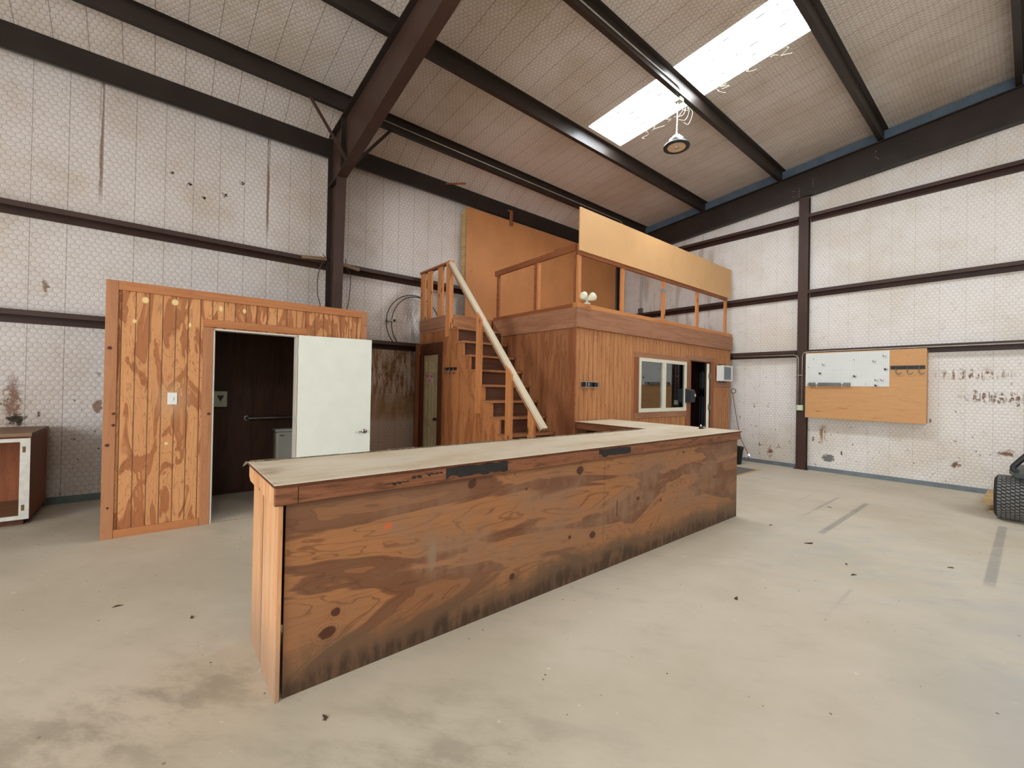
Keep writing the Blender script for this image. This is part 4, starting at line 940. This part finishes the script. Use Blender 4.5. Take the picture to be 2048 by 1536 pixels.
# ------------------------------------------------------------------ lamp on the purlin
zb3 = 5.93 + .085 * (-3.42 + 3.3)
r = thing('high_bay_lamp', 'round black high bay lamp hanging below the skylight', 'lamp', (-3.42, 5.93, 5.15))
M().box(-3.47, -3.37, 5.93, 6.03, zb3 - .06, zb3 + .0, .006).build('junction_box', W['plasticg'], r)
M().tube([(-3.42, 5.955, zb3 - .06), (-3.42, 5.94, zb3 - .12), (-3.42, 5.93, 5.36)], .008, 8).build('hanging_rod', W['galv'], r)
M().tube([(-3.41, 5.97, zb3 - .06), (-3.36, 5.99, 5.72), (-3.43, 5.95, 5.60), (-3.44, 5.935, 5.34)], .004, 6).build('supply_wire', W['whitewire'], r)
M().lathe((-3.42, 5.93, 5.18), [(.10, .0), (.11, .03), (.11, .10), (.07, .12), (.06, .15), (.02, .17), (.015, .20)], (0, 0, 1), 28).build('driver_housing', W['galvd'], r, True)
M().lathe((-3.42, 5.93, 5.15), [(.13, .012), (.165, .0), (.185, .006), (.19, .02), (.18, .04), (.10, .05)], (0, 0, 1), 40).build('reflector_ring', W['blackp'], r, True)
M().lathe((-3.42, 5.93, 5.148), [(.0, .008), (.128, .008), (.130, .016)], (0, 0, 1), 32).build('lens', W['lens'], r)
M().lathe((-3.42, 5.93, 5.147), [(.03, .0), (.034, .009)], (0, 0, 1), 20).build('lens_centre', W['galv'], r)
rnd = random.Random(9)
for k in range(3):
    y = 6.08 + .09 * k; pts = [(-3.42, y, zb3), (-3.40 + .01 * k, y + .05, zb3 - .10), (-3.43, y + .02, zb3 - .2 - .03 * k), (-3.50 + .03 * k, y - .10, zb3 - .24 - .02 * k)]
    M().tube(cr(pts), .003, 5).build('loose_wire', W['whitewire'], r)
tag(M().tube(bend([(-3.340, YB + .2, 5.99), (-3.340, 5.84, 5.99), (-3.40, 5.98, 5.91)], .08), .011, 8).build('conduit', W['galv'], None, True), 'thin conduit along the purlin that carries the lamp', 'conduit', 'roof conduits')
zb1 = 5.93 + .085 * (-6.68 + 3.3)
tag(M().tube(bend([(-6.598, 2.3, zb1 + .09), (-6.598, 8.9, zb1 + .09), (-6.55, 9.1, zb1 - .25)], .08), .011, 8).build('conduit', W['galv'], None, True), 'thin conduit along the lowest purlin ending in a bend above the tan board', 'conduit', 'roof conduits')

# ------------------------------------------------------------------ wires, coil, wood bits by the big column
tag(M().tube(cr([(-7.30, 2.02, 3.62), (-7.31, 2.06, 3.56), (-7.33, 2.05, 3.52), (-7.33, 1.99, 3.40), (-7.33, 1.955, 3.20), (-7.33, 1.96, 2.95), (-7.33, 2.0, 2.80), (-7.33, 2.03, 2.49)]), .007, 6).build('hanging_wire', W['wire'], None, True), 'loose wire hanging left of the tall steel column', 'wire', 'wires hanging by the tall column')
tag(M().tube(cr([(-7.32, 2.385, 3.62), (-7.33, 2.40, 3.50), (-7.33, 2.44, 3.42), (-7.33, 2.475, 3.33), (-7.33, 2.47, 3.10), (-7.33, 2.45, 2.9), (-7.33, 2.43, 2.75), (-7.33, 2.43, 2.48)]), .007, 6).build('hanging_wire', W['wire'], None, True), 'loose wire hanging right of the tall steel column', 'wire', 'wires hanging by the tall column')
tag(M().beam((-7.355, 1.72, 3.52), (-7.33, 2.085, 3.55), .05, .05).build('wood_scrap', W['cabtop']), 'short grey board stub resting on the girt left of the tall column', 'board')
tag(M().beam((-7.35, 2.25, 3.53), (-7.33, 2.62, 3.475), .05, .05).build('wood_scrap', W['cabtop']), 'short broken board stub on the girt right of the tall column', 'board')
r = thing('wire_coil', 'thin black cable coiled in a big ring on the left wall behind the landing', 'cable', (-7.5, 3.7, 2.33))
cc = Vector((-7.50, 3.74, 2.68)); pts = arc(cc, .56, 2.1 - .0, 7.0 - 3.9 + 1.0, 4, (0, 1, 0), (0, 0, 1))
a0, a1 = math.radians(-128) , math.radians(20)
M().tube([cc + Vector((0, .55 * math.cos(a), .55 * math.sin(a))) for a in [math.radians(225 - 5.2 * i) for i in range(44)]], .008, 6).build('cable_loop', W['black'], r, True)
cc = Vector((-7.47, 3.78, 2.66)); M().tube([cc + Vector((0, .50 * math.cos(a), .54 * math.sin(a))) for a in [math.radians(220 - 5.0 * i) for i in range(43)]], .008, 6).build('cable_loop', W['black'], r, True)
M().box(-7.58, -7.46, 3.20, 3.30, 2.69, 2.72).build('wall_hook', W['galv'], r)
M().lathe((-7.45, 3.31, 2.70), [(.012, 0), (.022, .01), (.022, .03)], (0, 1, .3), 10).build('plug', W['black'], r)

# ------------------------------------------------------------------ far right corner of the floor
tag(M().box(-4.35, -3.40, 8.21, 9.02, .0005, .010, .002).build('floor_mat', W['mat']), 'grey floor mat in front of the office door', 'mat')
tag(M().box(-3.395, -3.37, 8.05, 9.12, .0005, .014).build('wood_strip', W['pallet']), 'thin wood strip lying along the mat edge', 'strip')
r = thing('bucket', 'black plastic bucket on the floor beyond the counter end', 'bucket', (-3.98, 9.42, 0))
M().lathe((-3.98, 9.42, 0), [(.115, 0), (.15, .33), (.162, .335), (.162, .36), (.150, .36), (.112, .02)], (0, 0, 1), 28).build('shell', W['bucket'], r, True)
M().tube(arc((-3.98, 9.42, .34), .165, math.radians(-10), math.radians(190), 14, (0.2, .98, 0), (.5, -.1, -.6)), .004, 6).build('bail_handle', W['galv'], r)
r = thing('extension_cord', 'thin red brown cord hanging from the office end down to the bucket', 'cord', (-4.0, 9.8, .1))
M().tube(cr([(-4.215, 9.80, 1.50), (-4.21, 9.81, 1.42), (-4.17, 9.80, 1.18), (-4.08, 9.76, .80), (-3.98, 9.70, .50), (-3.85, 9.62, .30), (-3.79, 9.60, .18), (-3.80, 9.60, .09)]), .007, 6).build('cable', W['cord'], r, True)
M().tube(arc((-4.20, 9.80, 1.53), .05, 0, 2 * math.pi, 20, (1, 0, 0), (0, 0, 1)), .008, 6).build('coil', W['wire'], r, True)
r = thing('pallet', 'pale wooden pallet behind the tyre at the right edge', 'pallet', (0.1, 9.05, 0))
for k in range(7): M().box(-.424, .7, 8.47 + .18 * k, 8.61 + .18 * k, .098, .118, .002).build('deck_board', W['pallet'], r)
for x in (-.30, .12, .60): M().box(x, x + .04, 8.48, 9.69, .02, .097).build('runner', W['pallet'], r)
for y in (8.5, 9.05, 9.55): M().box(-.36, .7, y, y + .1, 0, .019).build('bottom_board', W['pallet'], r)
# riding mower just entering the frame
r = thing('riding_mower', 'dark riding mower at the right edge, its treaded tyre showing', 'mower', (.2, 8.5, 0))
def tyre(x0, w, c, R):
    tr = M(); tr.lathe((x0, c[0], c[1]), [(R * .55, .012), (R * .82, 0), (R * .95, .02), (R * .985, .045), (R * .985, w - .045), (R * .95, w - .02), (R * .82, w), (R * .55, w - .012)], (1, 0, 0), 44)
    o = tr.build('tyre', W['rubber'], r, True)
    tm = M(); nb = 40; nc = 6
    for j in range(nb):
        for k in range(nc):
            a = 2 * math.pi * (j + .5 * (k % 2) + .18 * k) / nb; da = 2 * math.pi / nb * .30
            x = x0 + .03 + (w - .06) * k / nc; ww = (w - .06) / nc * .86; q = []
            for rr in (R * .97, R + .004):
                q.append([(x + dx, c[0] + rr * math.cos(a + s * da + sk), c[1] + rr * math.sin(a + s * da + sk)) for dx, s, sk in ((0, -1, 0), (ww, -1, .03), (ww, 1, .03), (0, 1, 0))])
            va = [tm.bm.verts.new(p) for p in q[0]]; vb = [tm.bm.verts.new(p) for p in q[1]]
            tm.bm.faces.new(vb)
            for i in range(4): tm.bm.faces.new((va[i], va[(i + 1) % 4], vb[(i + 1) % 4], vb[i]))
    tm.build('tread_block', W['dusty'], o)['kind'] = 'stuff'
    M().lathe((x0 + .03, c[0], c[1]), [(.02, 0), (R * .56, .0), (R * .56, w - .06), (.02, w - .06)], (1, 0, 0), 28).build('wheel_rim', W['plasticg'], o)
tyre(-.30, .28, (8.20, .272), .268); tyre(.78, .28, (8.20, .272), .268)
M().box(.02, .74, 8.0, 9.0, .25, .48, .04).build('chassis', W['mower'], r)
M().tube(bend([(-.10, 8.12, .58), (-.16, 8.20, .64), (.02, 8.25, .90), (.02, 8.3, 1.0)], .05), .03, 10).build('control_lever', W['blackp'], r, True)
m = M(); m.prism([(-.13, 7.98, .55), (.34, 7.95, .55), (.34, 8.6, .60), (-.10, 8.6, .60), (-.18, 8.2, .57)], (0, 0, .05)); m.build('fender', W['mower'], r)
M().box(.10, .66, 8.1, 8.65, .61, .70, .04).box(.10, .66, 8.0, 8.12, .66, 1.05, .04).build('seat', W['blackp'], r)
M().box(.05, .71, 7.84, 7.99, .30, .56, .04).build('engine_cover', W['blackp'], r)

# dead leaves
rnd = random.Random(21)
spots = [(-2.3 + .0, 0, 0)]
lv = [(-1.43, 5.12, .035), (-0.95, 4.55, .022), (-.45, 5.45, .02), (-1.72, 6.95, .022), (-1.9, 5.45, .02), (-1.38, 3.32, .022), (-1.05, 4.78, .015), (-3.15, .58, .022), (-3.45, .20, .016), (-3.92, -.18, .02), (-2.05, .62, .016)]
LL = ['small dark leaf scrap on open floor, just below right of the largest leaf', 'small leaf scrap at the right, between the wide tape streak and the largest leaf',
      'small leaf scrap on the tape streaks beyond the far counter corner', 'small leaf scrap on the floor just right of the far counter corner', 'dark leaf scrap alone on open floor in front of the middle of the counter',
      'tiny leaf scrap close above the one below right of the largest leaf', 'dark leaf scrap on the floor left of the near counter end', 'tiny leaf scrap between the near counter end and the bathroom booth',
      'long thin leaf scrap on the floor in front of the bathroom booth', 'dark leaf scrap on the floor right of the near bottom counter corner']
for i, (x, y, s) in enumerate(lv):
    a = rnd.uniform(0, 6.28); m = M(); pts = []
    for k in range(10):
        th = 2 * math.pi * k / 10; rr = s * (1 + .35 * math.sin(3 * th + i)); pts.append((x + math.cos(a) * rr * math.cos(th) * 1.3 - math.sin(a) * rr * math.sin(th) * .5, y + math.sin(a) * rr * math.cos(th) * 1.3 + math.cos(a) * rr * math.sin(th) * .5, .0006 + .002 * abs(math.sin(th))))
    m.prism(pts, (0, 0, .002))
    o = m.build('dead_leaf', W['leaf'])
    if i == 0: tag(o, 'largest dead leaf lying on the open floor right of the counter', 'leaf', 'dead leaves on the floor')
    else: tag(o, LL[i - 1], 'leaf', 'dead leaves on the floor')

# ------------------------------------------------------------------ light
def area(name, loc, rot, sx, sy, power, col):
    l = bpy.data.lights.new(name, 'AREA'); l.shape = 'RECTANGLE'; l.size = sx; l.size_y = sy; l.energy = power; l.color = col
    o = bpy.data.objects.new(name, l); COL.objects.link(o); o.location = loc; o.rotation_euler = rot; return o
for i, (a, b) in enumerate(DOORS):
    area('doorway_daylight', ((a + b) / 2, YB - .10, 2.0), (math.radians(90), 0, 0), b - a, 3.9, (520.0, 140.0)[i], (.97, .985, 1.0))
w = bpy.data.worlds.new('overcast_sky'); scene.world = w; w.use_nodes = True
bg = w.node_tree.nodes['Background']; bg.inputs[0].default_value = (.80, .88, 1.0, 1); bg.inputs[1].default_value = 2.0

# ------------------------------------------------------------------ camera
F, YAW, PIT, ROL = 859.326, 0.881, 0.0066, -0.0187
cam = bpy.data.cameras.new('camera'); cam.sensor_width = 36.0; cam.lens = F / 2048 * 36.0; cam.clip_start = .05
co = bpy.data.objects.new('camera', cam); COL.objects.link(co)
fw = Vector((-math.sin(YAW) * math.cos(PIT), math.cos(YAW) * math.cos(PIT), math.sin(PIT)))
rt_ = Vector((math.cos(YAW), math.sin(YAW), 0)); dn = fw.cross(rt_)
c_, s_ = math.cos(ROL), math.sin(ROL)
r2_ = rt_ * c_ + dn * s_; d2_ = dn * c_ - rt_ * s_
mt = Matrix((r2_, -d2_, -fw)).transposed().to_4x4(); mt.translation = Vector((0, 0, 1.53))
co.matrix_world = mt
scene.camera = co
scene.view_settings.view_transform = 'Standard'; scene.view_settings.look = 'None'
scene.view_settings.gamma = 1.0; scene.view_settings.use_curve_mapping = False
scene.view_settings.exposure = 0.12
cy = scene.cycles
cy.max_bounces = 6; cy.diffuse_bounces = 4; cy.glossy_bounces = 2; cy.transmission_bounces = 2; cy.transparent_max_bounces = 6
cy.caustics_reflective = False; cy.caustics_refractive = False
cy.use_light_tree = False; cy.use_adaptive_sampling = True; cy.adaptive_threshold = 0.09
